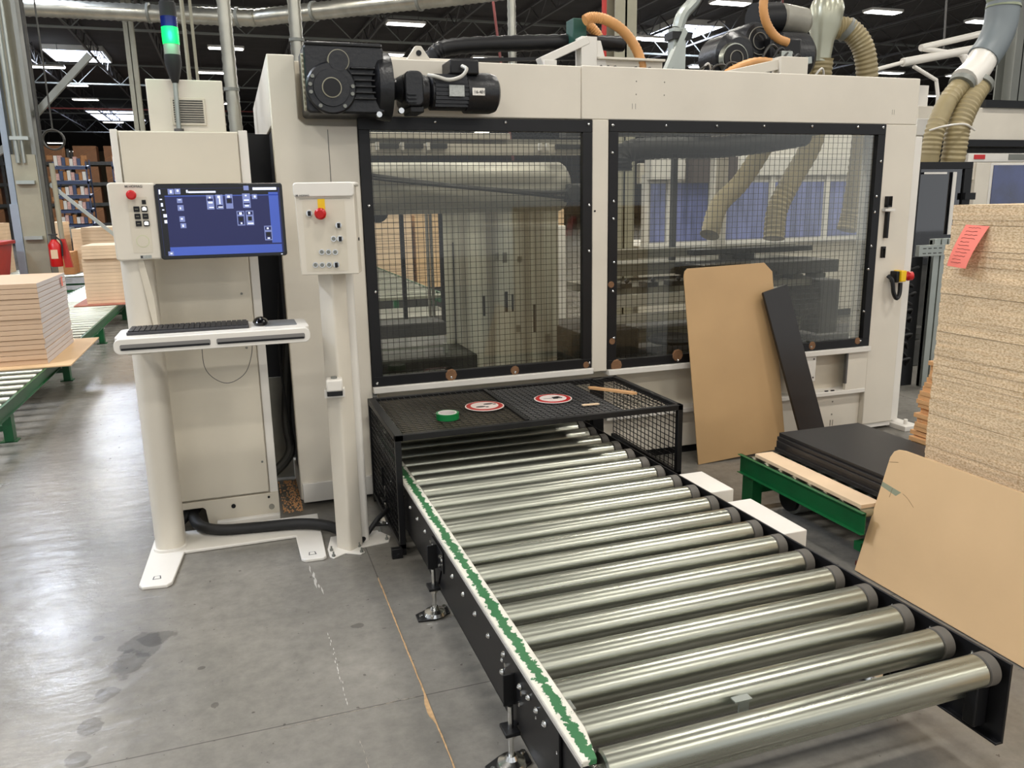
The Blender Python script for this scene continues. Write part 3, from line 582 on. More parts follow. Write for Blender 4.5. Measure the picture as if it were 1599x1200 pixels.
P('drive_block', darkm, G().box(4.1, 4.28, 4.9, 5.4, .6, 1.0).box(3.6, 3.8, 5.3, 5.5, 1.1, 1.2), bevel=.01)
P('vertical_rod', darkm, G().box(3.24, 3.28, 5.6, 5.64, 1.14, 2.05))
# roof-side parts of the machine
P('energy_chain', black, G().tube([(1.24, 5.2, 2.42), (1.3, 5.2, 2.52), (1.42, 5.2, 2.565), (1.8, 5.2, 2.60), (2.3, 5.2, 2.63), (2.6, 5.2, 2.63)], .052, 12, 4, rib=.035))
P('chain_rail', black, G().bar((1.25, 5.15, 2.47), (2.3, 5.15, 2.52), .03, .02).bar((1.2, 5.1, 2.43), (2.3, 5.1, 2.44), .04, .02))
P('chain_bracket', white2, G().bar((1.92, 5.0, 2.46), (2.24, 5.0, 2.60), .09, .05).box(2.19, 2.30, 4.96, 5.06, 2.3, 2.62).prism([(2.3, 2.3), (2.3, 2.6), (2.33, 2.6), (2.42, 2.3)], 'y', 4.97, 5.03).box(1.93, 2.02, 4.95, 5.05, 2.3, 2.47), bevel=.005)
P('bolted_rail', white, G().box(2.30, 2.78, 4.98, 5.02, 2.3, 2.50).box(2.30, 2.78, 4.94, 5.02, 2.485, 2.50), bevel=.003)
g = G()
for x in (2.33, 2.38, 2.43, 2.58, 2.68): g.cyl((x, 4.98, 2.445), (x, 4.965, 2.445), .009, n=8)
P('rail_bolts', steeld, g)
P('control_box', mat('dark_green_box', (20, 70, 60), .5), G().box(2.185, 2.28, 5.08, 5.2, 2.6, 2.75), bevel=.006)
P('dust_hose', hoseo, G().tube([(2.23, 5.0, 2.72), (2.28, 5.0, 2.74), (2.38, 5.0, 2.73), (2.5, 5.0, 2.67), (2.60, 5.0, 2.56), (2.64, 5.0, 2.44), (2.645, 5.0, 2.3)], .034, 14, 6, rib=.018))
P('dust_hose', hoseo, G().tube([(2.31, 5.2, 2.75), (2.37, 5.2, 2.72), (2.42, 5.2, 2.66), (2.40, 5.2, 2.6), (2.33, 5.2, 2.56)], .034, 12, 5, rib=.018))

# ================================================================ electrical cabinet
cb = thing('electrical_cabinet', (-.18, 4.17, 0), 'tall cream electrical cabinet with vented top box behind the console', 'cabinet')
def C(name, m, g, **k): return g.build(name, m, cb, **k)
C('cabinet_body', cream, G().box(-.482, .112, 4.19, 4.8, .12, 1.955), bevel=.004)
C('side_strip', white2, G().box(-.482, -.452, 4.172, 4.2, .14, 1.96).box(.07, .112, 4.18, 4.2, .14, 1.96), bevel=.003)
dr = C('door', cream, G().box(-.445, .066, 4.165, 4.19, .155, 1.66), bevel=.004)
C('upper_panel', cream, G().box(-.445, .066, 4.163, 4.19, 1.672, 1.95), bevel=.004)
g = G()
for x, z in ((-.425, 1.70), (.045, 1.70), (.02, 1.19), (.045, .32), (.02, .92)): g.sphere((x, 4.164, z), .006, 8)
C('panel_screws', steelg, g)
C('plinth', cream, G().prism([(-.482, .0), (-.39, .0), (-.39, .095), (-.375, .11), (-.262, .11), (-.25, .098), (-.24, .0), (.112, .0), (.112, .145), (-.482, .145)], 'y', 4.166, 4.25), bevel=.003)
C('rear_plinth', cream, G().box(-.482, .112, 4.7, 4.8, 0, .12))
C('plinth_step', white2, G().box(-.20, .11, 4.13, 4.168, 0, .035), bevel=.004)
C('plinth_hole', black, G().cyl((-.115, 4.160, .10), (-.115, 4.17, .10), .011).cyl((.062, 4.160, .125), (.062, 4.17, .125), .006))
C('plinth_boss', shade_in, G().cyl((.072, 4.160, .07), (.072, 4.17, .07), .014))
tb = C('top_box', white, G().box(-.315, .02, 4.24, 4.6, 1.955, 2.19), bevel=.005)
vf = G().box(-.215, -.065, 4.232, 4.24, 1.985, 2.11).build('vent_frame', cream, tb, bevel=.003)
g = G()
for i in range(10): g.box(-.205, -.075, 4.229, 4.233, 1.998+.0105*i, 2.003+.0105*i)
g.build('vent_slots', darkm, tb)
g = G()
for z in (1.99, 2.04, 2.09, 2.14): g.box(.02, .024, 4.26, 4.28, z, z+.01)
C('box_hinges', steeld, g)
# signal tower
st = C('signal_tower', alu, G().cyl((-.19, 4.215, 1.955), (-.185, 4.215, 2.19), .011, n=14))
G().cyl((-.19, 4.215, 1.955), (-.19, 4.215, 1.968), .022).build('pole_foot', steeld, st)
G().lathe((-.185, 4.215, 2.17), (-.185, 4.215, 2.292), [(0, .013), (.25, .024), (.7, .037), (1, .036)], 24).build('tower_base', rubber, st)
G().cyl((-.185, 4.215, 2.292), (-.185, 4.215, 2.337), .0345, n=24).build('clear_lens', clearlens, st)
G().lathe((-.185, 4.215, 2.337), (-.185, 4.215, 2.41), [(0, .036), (.5, .037), (1, .036)], 24).build('green_lens', litgreen, st)
G().cyl((-.185, 4.215, 2.41), (-.185, 4.215, 2.455), .036, n=24).build('blue_lens', bluelens, st)
G().lathe((-.185, 4.215, 2.455), (-.185, 4.215, 2.53), [(0, .036), (.8, .036), (.85, .03), (1, .03)], 24).build('tower_cap', rubber, st)
G().tube([(-.185, 4.215, 2.53), (-.185, 4.215, 2.6)], .006, 6, 1).build('cap_cable', rubber, st)
lo = bpy.data.lights.new('signal_glow', 'POINT'); lo.energy = .5; lo.color = (.1, 1, .5); lo.shadow_soft_size = .03
lob = bpy.data.objects.new('signal_glow', lo); col.objects.link(lob); lob.parent = cb; lob.location = Vector((-.185, 4.15, 2.375))-ORI[cb]

# ================================================================ operator console
cn = thing('operator_console', (-.15, 3.9, 0), 'white floor-standing operator console with touchscreen and keyboard shelf', 'console')
def K(name, m, g, **k): return g.build(name, m, cn, **k)
bp = K('floor_plate', white2, G().prism([(-.515, 3.56), (-.50, 3.53), (-.40, 3.515), (-.378, 3.54), (-.345, 3.86), (.168, 3.86), (.172, 3.575), (.19, 3.555), (.27, 3.55), (.285, 3.565), (.292, 3.83), (.30, 4.12), (-.49, 4.12)], 'z', 0, .016), bevel=.004)
for x, y in ((-.445, 3.60), (.225, 3.61)):
    G().prism([(x-.018, y-.012), (x+.018, y-.012), (x+.014, y+.02), (x-.014, y+.02)], 'z', .016, .0168).build('bolt_cover_outline', inkg, bp)
    G().prism([(x-.013, y-.009), (x+.013, y-.009), (x+.010, y+.016), (x-.010, y+.016)], 'z', .0168, .0174).build('bolt_cover', white2, bp)
K('column', white, G().prism(rrect(-.475, -.345, 3.88, 4.08, .055, 8), 'z', .016, 1.40), bevel=.003)
K('column_collar', white2, G().prism(rrect(-.485, -.335, 3.87, 4.09, .058, 8), 'z', .016, .028))
K('head_panel', white, G().prism([(-.478, 1.392), (-.462, 1.386), (-.296, 1.390), (-.296, 1.712), (-.47, 1.716), (-.482, 1.708)], 'y', 3.85, 4.04), bevel=.008, seg=3)
K('head_back', white, G().prism([(-.34, 1.40), (.20, 1.40), (.20, 1.70), (-.34, 1.70)], 'y', 3.90, 4.02), bevel=.02, seg=3)
K('neck_fin', cream, G().prism([(-.40, 1.39), (-.375, 1.39), (-.35, 1.22), (-.345, 1.05), (-.36, 1.05)], 'y', 3.872, 3.885))
K('panel_inlay', cream, G().prism(rrect(-.408, -.33, 1.418, 1.655, .004), 'y', 3.8485, 3.85))
text('maker_lettering', 'HOMAG', inkg, (-.397, 3.848, 1.694), .0145, cn); K('maker_mark', inkg, G().box(-.411, -.4085, 3.848, 3.85, 1.694, 1.704).box(-.404, -.4015, 3.848, 3.85, 1.694, 1.704).box(-.411, -.4015, 3.848, 3.85, 1.698, 1.7002))
K('emergency_stop', redp, G().lathe((-.388, 3.85, 1.663), (-.388, 3.815, 1.663), [(0, .012), (.4, .012), (.5, .02), (.85, .02), (1, .013)], 24))
for i in range(3):
    for j in range(2):
        x = -.376+j*.031+.001*i; z = 1.604-.0305*i; lit = (i, j) in ((0, 1), (2, 1))
        kk = K('function_key', black, G().prism(rrect(x-.0115, x+.0115, z-.0115, z+.0115, .002), 'y', 3.843, 3.85))
        (G().prism([(x-.008, z-.006), (x+.008, z-.006), (x+.008, z+.006), (x, z+.009), (x-.008, z+.006)], 'y', 3.842, 3.8435) if lit else G().box(x-.006, x+.006, 3.842, 3.8435, z-.001, z+.001)).build('key_symbol', litw if lit else tancol, cn if False else kk)
K('usb_port', black, G().box(-.352, -.336, 3.846, 3.85, 1.624, 1.642))
K('reader_ring', mat('pale_green_print', (196, 200, 160), .6), G().lathe((-.366, 3.8485, 1.468), (-.366, 3.8475, 1.468), [(0, .026), (1, .026)], 28)); K('reader_field', cream, G().cyl((-.366, 3.848, 1.468), (-.366, 3.847, 1.468), .0235, n=28))
rp = K('rating_plate', silver, G().box(-.383, -.338, 3.847, 3.85, 1.394, 1.408)); G().box(-.382, -.373, 3.8465, 3.847, 1.396, 1.406).build('plate_print', inkg, rp)
# touchscreen
mo = K('monitor', blackgl, G().prism(rrect(-.298, .232, 1.386, 1.708, .012), 'y', 3.838, 3.90), bevel=.003)
SX = lambda x: -.281+(x-256.5)*.002728
SZ = lambda x, y: 1.685-(y-(296.5+(x-256)*.03))*(.282/(95.5+(x-256)*-.02))
sc = G().box(-.284, .219, 3.8365, 3.838, 1.402, 1.688).build('screen', screenb, mo, smooth=False)
def scr(name, m, rects, d=.0006):
    if name == 'screen_icons' and len(rects) > 1:
        for r_ in rects: scr('screen_icon', m, [r_], d)
        return
    g = G()
    for x0, y0, x1, y1 in rects: g.box(SX(x0), SX(x1), 3.8365-d, 3.8365, SZ(x0, y1), SZ(x0, y0))
    return g.build(name, m, mo, smooth=False)
scr('status_bar', screenk, [(256, 296, 437, 306), (256, 306, 264.5, 392)])
scr('screen_border', screenl, [(264.5, 380, 437, 392.5), (422, 307, 437, 380), (264.5, 306, 437, 307.2)], .0009)
scr('screen_icons', screenm, [(270, 296.5, 279, 304.5), (280, 296.5, 288.5, 304.5), (282, 310.5, 290, 317), (282, 320, 291, 328), (283, 336, 291, 344), (283.5, 346, 292, 353), (326, 307.5, 337, 328), (340, 307.5, 351, 328), (355, 307.5, 366, 328), (381, 307.5, 393, 328), (396, 309, 404, 316), (370, 332, 382, 353), (384, 332, 396, 353), (411, 355, 423, 376), (261, 386, 269, 392), (384, 296.5, 392, 303)], .0012)
scr('icon_holes', screenb, [(327.2, 312.5, 335.8, 316), (341.2, 322, 349.8, 326.5), (356.2, 313, 364.8, 320.5), (382.2, 321, 391.8, 323), (371.3, 333.3, 380.7, 337), (371.3, 339.5, 380.7, 351.5), (385.3, 333.3, 394.7, 338), (412.3, 356.5, 421.7, 361), (412.3, 364, 421.7, 374.5)], .0015)
scr('icon_centres', screenk, [(357.5, 314.5, 363, 319.5), (373, 341, 379, 346.5), (387, 340.5, 393, 346.5), (414, 364, 420, 370)], .0018)
scr('screen_glyphs', screenw, [(256.8, 297, 259.2, 303.5), (257, 310, 260.5, 311.5), (258, 316, 261, 321), (259, 325, 262, 326.5), (260, 332, 265, 336.5), (260.5, 340.5, 264.5, 345), (273, 298.5, 276, 302.5), (283, 298, 286, 301), (297, 299, 299.5, 303), (300, 301, 341, 303.5), (398, 299.5, 435, 303.2), (330, 310, 332.5, 312.2), (328.5, 317, 335, 319.5), (329, 324.5, 336, 326), (343, 309, 347, 312.5), (345, 313, 347, 321), (343, 324.5, 350, 326), (358, 309.5, 362, 312.5), (385, 309.5, 388, 311.5), (383, 316, 391, 318), (384, 324, 390, 326), (399, 311, 402, 314), (374, 334, 378, 337.5), (375, 348.5, 377.5, 351), (388, 334, 391, 337), (386, 349.5, 395, 351.5), (415, 357.5, 418, 360), (415, 372, 419, 374), (284, 312, 288, 313), (285, 323, 287, 326), (285, 338.5, 288, 341), (286, 348, 288.5, 351.5), (264, 388, 267, 390)], .0022)
G().box(.205, .212, 3.8365, 3.838, 1.392, 1.395).build('monitor_mark', screenw, mo)
# shelf
SHX0, SHX1 = -.487, .282
so_ = rrect(SHX0, SHX1, 3.53, 3.80, .035, 6)
sh = K('shelf', white2, G().prism(so_, 'z', 1.075, 1.098), bevel=.003)
g = G().prism([(x, z) for x, z in rrect(SHX0+.002, SHX1-.002, 1.036, 1.098, .024, 5)], 'y', 3.492, 3.54)
sf = K('shelf_handle', white2, g, bevel=.003)
for x0, x1 in ((SHX0+.025, -.122), (-.098, SHX1-.025)):
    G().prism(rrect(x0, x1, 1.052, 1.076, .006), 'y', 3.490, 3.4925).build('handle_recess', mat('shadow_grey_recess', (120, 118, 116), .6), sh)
    G().box(x0+.004, x1-.004, 3.488, 3.4905, 1.053, 1.061).build('handle_slot', black, sh)
G().prism(rrect(.10, .235, 3.60, 3.77, .01), 'z', 1.098, 1.101).build('mouse_mat', mat('grey_mat', (108, 110, 112), .7), sh)
K('shelf_bracket', white, G().box(-.46, -.36, 3.62, 3.90, 1.01, 1.075), bevel=.01)
kb = thing('keyboard', (-.17, 3.66, 1.098), 'long dark grey computer keyboard on the white console shelf', 'keyboard')
G().prism(rrect(-.445, .035, 3.585, 3.755, .008), 'z', 1.098, 1.110).build('keyboard_base', mat('keyboard_grey', (52, 52, 55), .5), kb, bevel=.002)
g = G()
for r_ in range(6):
    n = 22; y = 3.597+r_*.026
    for i in range(n):
        if r_ == 0 and 4 < i < 10: continue
        x = -.438+i*.0213
        g.box(x, x+.018, y, y+.021, 1.110, 1.1155)
    if r_ == 0: g.box(-.438+5*.0213, -.438+10*.0213-.003, y, y+.021, 1.110, 1.1155)
g.build('keys', mat('key_dark', (40, 40, 43), .45), kb, smooth=False)
ms = thing('computer_mouse', (.085, 3.66, 1.101), 'glossy black mouse to the right of the keyboard', 'mouse')
g = G(Tm(.085, 3.665, 1.101)); vs = []
g.lathe((0, 0, 0), (0, 0, .034), [(0, .028), (.35, .033), (.7, .027), (.92, .014), (1, .002)], 20)
for v in g.v: v.y = 3.665+(v.y-3.665)*1.6
g.build('mouse_body', blackgl, ms); G().cyl((.082, 3.63, 1.128), (.088, 3.63, 1.128), .006, n=12).build('scroll_wheel', steelg, ms)
tag(G().tube([(-.165, 3.70, 1.05), (-.165, 3.70, .93), (-.13, 3.72, .865), (-.07, 3.74, .835), (0, 3.75, .87), (.035, 3.74, .95), (.045, 3.74, 1.03), (.04, 3.745, 1.05)], .0016, 6).build('mouse_cable', steeld), 'thin dark cable hanging in a loop under the console shelf', 'cable')
# ================================================================ push-button pedestal
pd = thing('button_pedestal', (.40, 3.62, 0), 'white push-button pedestal with red emergency stop beside the console', 'control panel')
A = math.radians(-13); TM = Tm(.395, 3.60, 0, A)
def PG(): return G(TM)
def Q(name, m, g, **k): return g.build(name, m, pd, **k)
Q('post', white, G(Tm(.405, 3.655, 0, math.radians(38))).prism(rrect(-.046, .046, -.046, .046, .012, 3), 'z', .0, 1.31), bevel=.002)
Q('cable_duct', white2, G().prism(rrect(.45, .505, 3.68, 3.74, .018), 'z', .0, 1.31))
for x0, y0, dx in ((.30, 3.52, 1), (.47, 3.52, -1)): pass
ft = Q('foot_plate', white2, G().prism([(.30, 3.57), (.315, 3.545), (.375, 3.585), (.44, 3.545), (.462, 3.56), (.455, 3.62), (.59, 3.64), (.61, 3.70), (.56, 3.80), (.33, 3.80), (.30, 3.66)], 'z', 0, .007), bevel=.002)
for x, y in ((.317, 3.563), (.447, 3.562), (.315, 3.63), (.445, 3.63), (.585, 3.665), (.57, 3.78)): G().cyl((x, y, .007), (x, y, .016), .009, n=6).cyl((x, y, .016), (x, y, .03), .004, n=8).build('anchor_bolt', steelg, ft)
Q('control_box', white, PG().prism([(-.115, 1.315), (.13, 1.315), (.125, 1.69), (.10, 1.698), (-.10, 1.698), (-.12, 1.68)], 'y', -.075, .07), bevel=.004)
Q('top_visor', white2, PG().prism(rrect(-.123, .128, 1.64, 1.70, .014), 'y', -.085, -.05).box(-.1, .135, -.05, .09, 1.684, 1.70), bevel=.005)
Q('box_seam', shade_in, PG().box(-.10, .11, -.0765, -.0745, 1.632, 1.634))
Q('box_inlay', cream, PG().box(-.09, .085, -.0762, -.0745, 1.33, 1.625))
g = text('maker_lettering', 'HOMAG', inkg, TM @ Vector((-.098, -.0865, 1.643)), .011, pd, (PI/2, 0, A))
Q('maker_mark', inkg, PG().box(-.112, -.1095, -.087, -.085, 1.643, 1.651).box(-.106, -.1035, -.087, -.085, 1.643, 1.651).box(-.112, -.1035, -.087, -.085, 1.646, 1.648))
Q('stop_plate', yellow, PG().box(-.026, .004, -.078, -.075, 1.555, 1.632), bevel=.001)
Q('emergency_stop', redp, PG().lathe((-.013, -.075, 1.575), (-.013, -.125, 1.57), [(0, .013), (.35, .015), (.45, .023), (.85, .024), (1, .016)], 24))
def knob(u, v):
    k_ = Q('selector_knob', chrome, PG().cyl((u, -.075, v), (u, -.083, v), .013, n=20)); G(TM).box(u-.004, u+.007, -.1, -.082, v-.011, v+.009).build('knob_grip', black, k_, bevel=.002)
def btn(u, v):
    k_ = Q('push_button', chrome, PG().cyl((u, -.075, v), (u, -.081, v), .012, n=20)); G(TM).cyl((u, -.080, v), (u, -.085, v), .008, n=16).build('button_cap', steelg, k_)
for u, v in ((-.063, 1.574), (.055, 1.522), (.058, 1.466), (.035, 1.357)): knob(u, v)
for u, v in ((.031, 1.466), (-.022, 1.412), (.006, 1.411), (.034, 1.410), (-.052, 1.358), (-.024, 1.357), (.005, 1.357)): btn(u, v)
Q('side_lock', black, PG().cyl((.124, .0, 1.46), (.1325, .0, 1.46), .007, n=12))
lb = Q('side_switch', white2, G(Tm(.375, 3.575, 0, math.radians(-6))).box(-.036, .036, -.035, .04, .795, .85), bevel=.008)
G(Tm(.375, 3.575, 0, math.radians(-6))).box(-.034, .034, -.033, .03, .775, .797).build('switch_base', black, lb, bevel=.002)
G(Tm(.375, 3.575, 0, math.radians(-6))).cyl((0, 0, .85), (0, 0, .858), .014, n=18).build('indicator_button', steelg, lb)
G(Tm(.375, 3.575, 0, math.radians(-6))).box(-.045, .045, .0, .045, .76, .80).build('switch_bracket', white2, lb, bevel=.003)
# cables on the floor
tag(G().tube([(-.30, 4.30, .07), (-.315, 4.2, .07), (-.28, 4.08, .05), (-.18, 4.0, .044), (0, 3.97, .042), (.2, 3.93, .046), (.32, 3.86, .044), (.38, 3.78, .04)], .027, 12).build('cable_conduit', rubber), 'thick black conduit running across the white floor plates', 'cable')
tag(G().tube([(-.335, 4.3, .07), (-.345, 4.2, .07), (-.40, 4.14, .046), (-.47, 4.12, .044)], .026, 12).build('cable_conduit', rubber), 'short black conduit turning left out of the cabinet plinth', 'cable')
tag(G().tube([(.41, 3.72, .05), (.45, 3.66, .022), (.5, 3.72, .03), (.56, 3.76, .08), (.62, 3.82, .10)], .013, 10).build('power_cable', rubber), 'thin black cable running from pedestal foot into the cage', 'cable')

# ================================================================ roller conveyor
rc = thing('roller_conveyor', (1.28, 2.8, 0), 'black-framed infeed conveyor with galvanised steel rollers in the foreground', 'conveyor')
def R(name, m, g, **k): return g.build(name, m, rc, **k)
XR = lambda y: 1.889-.020*(y-1.48)
RZ, RR = .3155, .0445
for i in range(22):
    y = 1.468+.1472*i; x1 = XR(y)
    if y > 4.62: break
    ro = R('roller', galv, G().lathe((.70, y, RZ), (x1-.048, y, RZ), [(0, RR-.006), (.004, RR), (.996, RR), (1, RR-.004)], 36))
    G().lathe((x1-.047, y, RZ), (x1-.003, y, RZ), [(0, RR-.003), (.06, RR+.0015), (.8, RR+.0015), (1, RR-.008)], 32).cyl((x1-.01, y, RZ), (x1+.012, y, RZ), .012, n=10).build('roller_cap', capg, ro)
    G().cyl((.665, y, RZ), (.70, y, RZ), .013, n=10).build('axle', chrome, ro)
def rail(s, x0, x1):   # C channel
    g = G()
    for (ya, yb, xa, xb) in ((1.43, 4.7, x0, x1),):
        pass
    return g
def taper_box(g, xa, xb, y0, y1, z0, z1, sh):
    g.add([(xa, y0, z0), (xb, y0, z0), (xb+sh, y1, z0), (xa+sh, y1, z0), (xa, y0, z1), (xb, y0, z1), (xb+sh, y1, z1), (xa+sh, y1, z1)],
          [(3, 2, 1, 0), (4, 5, 6, 7), (0, 1, 5, 4), (1, 2, 6, 5), (2, 3, 7, 6), (3, 0, 4, 7)]); return g
SH = -.020*(4.7-1.42)
g = G().box(.657, .665, 1.46, 4.7, .105, .345).box(.657, .70, 1.46, 4.7, .105, .112); R('side_rail', black, g, bevel=.0015)
g = G(); taper_box(g, 1.905, 1.913, 1.42, 4.7, .10, .347, SH); taper_box(g, 1.885, 1.913, 1.42, 4.7, .10, .107, SH); R('side_rail', black, g, bevel=.0015)
bl = G()
g = G()
for i in range(21):
    y = 1.468+.1472*i; g.sphere((.655, y, .268), .0095, 8)
    R('rail_bolt', chrome, G().sphere((.6555, y, .268), .0095, 8))
    bl.sphere((XR(y)+.012, y+.07, .32), .005, 6)
R('inner_rivets', chrome, bl)
GX = .673-ORI[rc].x
gw = green_worn()
R('side_guide', gw, G().prism([(.645, 1.452), (.682, 1.452), (.702, 1.56), (.702, 4.3), (.645, 4.3)], 'z', .346, .362), bevel=.003)
R('guide_lip', whitescuff, G().box(.6425, .646, 1.452, 4.3, .346, .357))
def leg(x, y, sgn, lab=None):
    t = R('leg', black, G().prism([(y-.09, .215), (y+.09, .215), (y+.09, .30), (y-.09, .30)], 'x', x-.006*sgn, x-.012*sgn).prism([(y-.05, .215), (y+.0, .13), (y+.045, .13), (y+.06, .215)], 'x', x-.006*sgn, x-.012*sgn).prism([(y+.0, .20), (y+.006, .20), (y+.006, .30), (y+.0, .30)], 'x', x-.05*sgn, x-.008*sgn).box(min(x-.055*sgn, x-.01*sgn), max(x-.055*sgn, x-.01*sgn), y-.03, y+.03, .118, .13), bevel=.002)
    cx = x-.03*sgn
    G().cyl((cx, y, .02), (cx, y, .20), .0085, n=12).build('threaded_stem', chrome, t)
    G().lathe((cx, y, .008), (cx, y, .04), [(0, .045), (.4, .04), (.6, .02), (1, .014)], 24).build('levelling_foot', chrome, t); G().cyl((cx, y, .1), (cx, y, .116), .015, n=6).build('lock_nut', chrome, t)
    G().prism([(cx-.075*sgn, y-.035), (cx-.01, y-.045), (cx+.06, y-.01), (cx+.06, y+.05), (cx-.02, y+.05), (cx-.075*sgn, y+.02)], 'z', 0, .008).build('anchor_plate', black, t, bevel=.002)
    for dx, dy in ((-.06*sgn, -.01), (-.02, -.035), (.045, .03)): G().cyl((cx+dx, y+dy, .008), (cx+dx, y+dy, .02), .008, n=6).build('anchor_bolt', chrome, t)
    for dy, dz in ((-.07, .28), (.07, .285), (-.05, .235), (.035, .26), (.06, .25)): G().cyl((x-.006*sgn, y+dy, dz), (x-.022*sgn, y+dy, dz), .008, n=6).build('bracket_bolt', chrome, t)
for y in (1.93, 2.87, 3.9): leg(.663, y, 1)
for y in (1.93, 2.87, 3.9): leg(XR(y)+.018, y, -1)
# corner gusset plates near the front legs
R('joint_plate', black, G().prism([(1.86, .14), (2.03, .20), (2.05, .335), (1.60, .335), (1.60, .22)], 'x', .648, .656), bevel=.0015)
for y, z in ((2.02, .31), (2.04, .24), (1.88, .29), (1.81, .30), (1.75, .30), (1.69, .30)): R('rail_bolt', chrome, G().sphere((.646, y, z), .0095, 8))
R('label_sticker', white2, G().box(.6525, .656, 2.80, 2.83, .235, .285))
for y in (1.505, 2.75, 3.9): R('cross_beam', galv, G().box(.665, 1.88, y, y+.045, .205, .24), bevel=.002)
R('cross_beam', darkm, G().box(.665, 1.87, 2.1, 2.2, .12, .16).box(.665, 1.87, 3.2, 3.3, .12, .16))
R('belt_guard', black, G().box(1.855, 1.90, 1.47, 1.51, .13, .27), bevel=.004)
R('sensor_tab', alu, G().prism([(1.105, 1.532), (1.155, 1.532), (1.155, 1.555), (1.105, 1.555)], 'z', .348, .352).box(1.12, 1.15, 1.538, 1.543, .30, .35))
R('end_tab', steelg, G().box(.70, .72, 1.66, 1.70, .30, .345))
for (y0, y1, l) in ((2.905, 3.17, 1), (2.41, 2.78, 1)):
    R('drive_cover', white2, G().box(XR(y0)+.04, 2.03, y0, y1, .16, .330), bevel=.004)
# ================================================================ safety cage over the conveyor
cg = thing('safety_cage', (1.36, 3.88, 0), 'black wire-mesh safety cage over the back of the conveyor', 'safety cage')
def W(name, m, g, **k): return g.build(name, m, cg, **k)
CX0, CX1, CY0, CY1, CZ = .615, 2.10, 3.47, 4.245, .582
b = .028
for x, y in ((CX0, CY0), (CX1-b, CY0), (CX0, CY1-b)): W('post', black, G().box(x, x+b, y, y+b, 0, CZ), bevel=.002)
W('post', black, G().box(1.93, 2.0, CY1-.05, CY1, 0, CZ), bevel=.002)
W('top_frame', black, G().box(CX0, CX1, CY0, CY0+b, CZ-b, CZ).box(CX0, CX1, CY1-b, CY1, CZ-b, CZ).box(CX0, CX0+.04, CY0, CY1, CZ-b, CZ+.001).box(CX1-b, CX1, CY0, CY1, CZ-b, CZ), bevel=.002)
W('bottom_frame', black, G().box(CX0, CX0+b, CY0, CY1, .03, .055).box(CX1-b, CX1, CY0, CY1, .20, .225), bevel=.002)
W('side_mesh', black, G().grid((CX0+.01, CY0+b, .05), (0, CY1-CY0-b, 0), (0, 0, CZ-.07), 20, 16, .0022), smooth=False)
W('side_mesh', black, G().grid((CX1-.012, CY0+b, .21), (0, CY1-CY0-b, 0), (0, 0, CZ-.23), 17, 12, .0017), smooth=False)
W('top_mesh', black, G().grid((CX0+.03, CY0+.03, CZ-.004), (CX1-CX0-.06, 0, 0), (0, CY1-CY0-.06, 0), 44, 22, .0011), smooth=False)
platem = mat('dark_cover_plate', (78, 71, 58), .45, .2, var=.45, vscale=9)
W('cover_plate', platem, G().box(CX0+.05, 1.262, CY0+.03, CY1-.06, CZ-.012, CZ-.008)); W('cover_plate', mat('grey_cover_plate', (92, 91, 90), .4, .2, var=.2, vscale=6), G().box(1.268, 1.78, CY0+.03, CY1-.06, CZ-.010, CZ-.006))
W('plate_joint', black, G().box(1.255, 1.275, CY0+.03, CY1-.05, CZ-.006, CZ+.003))
W('bracket_foot', black, G().box(.57, .62, 3.44, 3.47, 0, .05).cyl((.60, 3.435, .02), (.60, 3.445, .02), .01, n=6), bevel=.003)
def sign(x, y, kind):
    s = W('prohibition_sign', redpaint if kind == 0 else redp, G().cyl((x, y, CZ+.001), (x, y, CZ+.004), .094, n=48))
    G().cyl((x, y, CZ+.0035), (x, y, CZ+.0046), .099, n=48).cyl((x, y, CZ+.0036), (x, y, CZ+.0044), .094, n=8).build('sign_rim', mat('faded_pink_rim', (222, 168, 164), .6), s) if False else None
    G().lathe((x, y, CZ+.0), (x, y, CZ+.0028), [(0, .101), (1, .101)], 48).build('sign_edge', mat('sign_white', (228, 214, 206), .5), s)
    G().cyl((x, y, CZ+.0035), (x, y, CZ+.005), .072, n=48).build('sign_face', MATS['sign_white'], s)
    if kind == 0:
        for dx, dy in ((-.026, -.02), (.026, .022)):
            G().prism([(x+dx+.026*math.cos(a), y+dy+.013*math.sin(a)) for a in [k*PI/8 for k in range(16)]], 'z', CZ+.005, CZ+.0058).build('shoe_print', purple, s)
            G().prism([(x+dx+.03+.009*math.cos(a), y+dy-.014+.008*math.sin(a)) for a in [k*PI/5 for k in range(10)]], 'z', CZ+.005, CZ+.0058).build('shoe_print', purple, s)
    else:
        g = G().prism([(x-.005, y-.02), (x+.02, y-.022), (x+.03, y), (x+.02, y+.022), (x-.0, y+.018)], 'z', CZ+.005, CZ+.006)
        for k in range(4): g.prism([(x+.018, y-.018+k*.011), (x+.05-.004*abs(k-1), y-.02+k*.0125), (x+.05-.004*abs(k-1), y-.014+k*.0125), (x+.018, y-.011+k*.011)], 'z', CZ+.005, CZ+.006)
        g.build('hand_symbol', black, s); G().box(x-.055, x-.0, y-.006, y+.003, CZ+.005, CZ+.0057).build('arm_symbol', mat('faded_grey_print', (150, 145, 145), .6), s)
sign(1.152, 3.835, 0); sign(1.535, 3.845, 1)
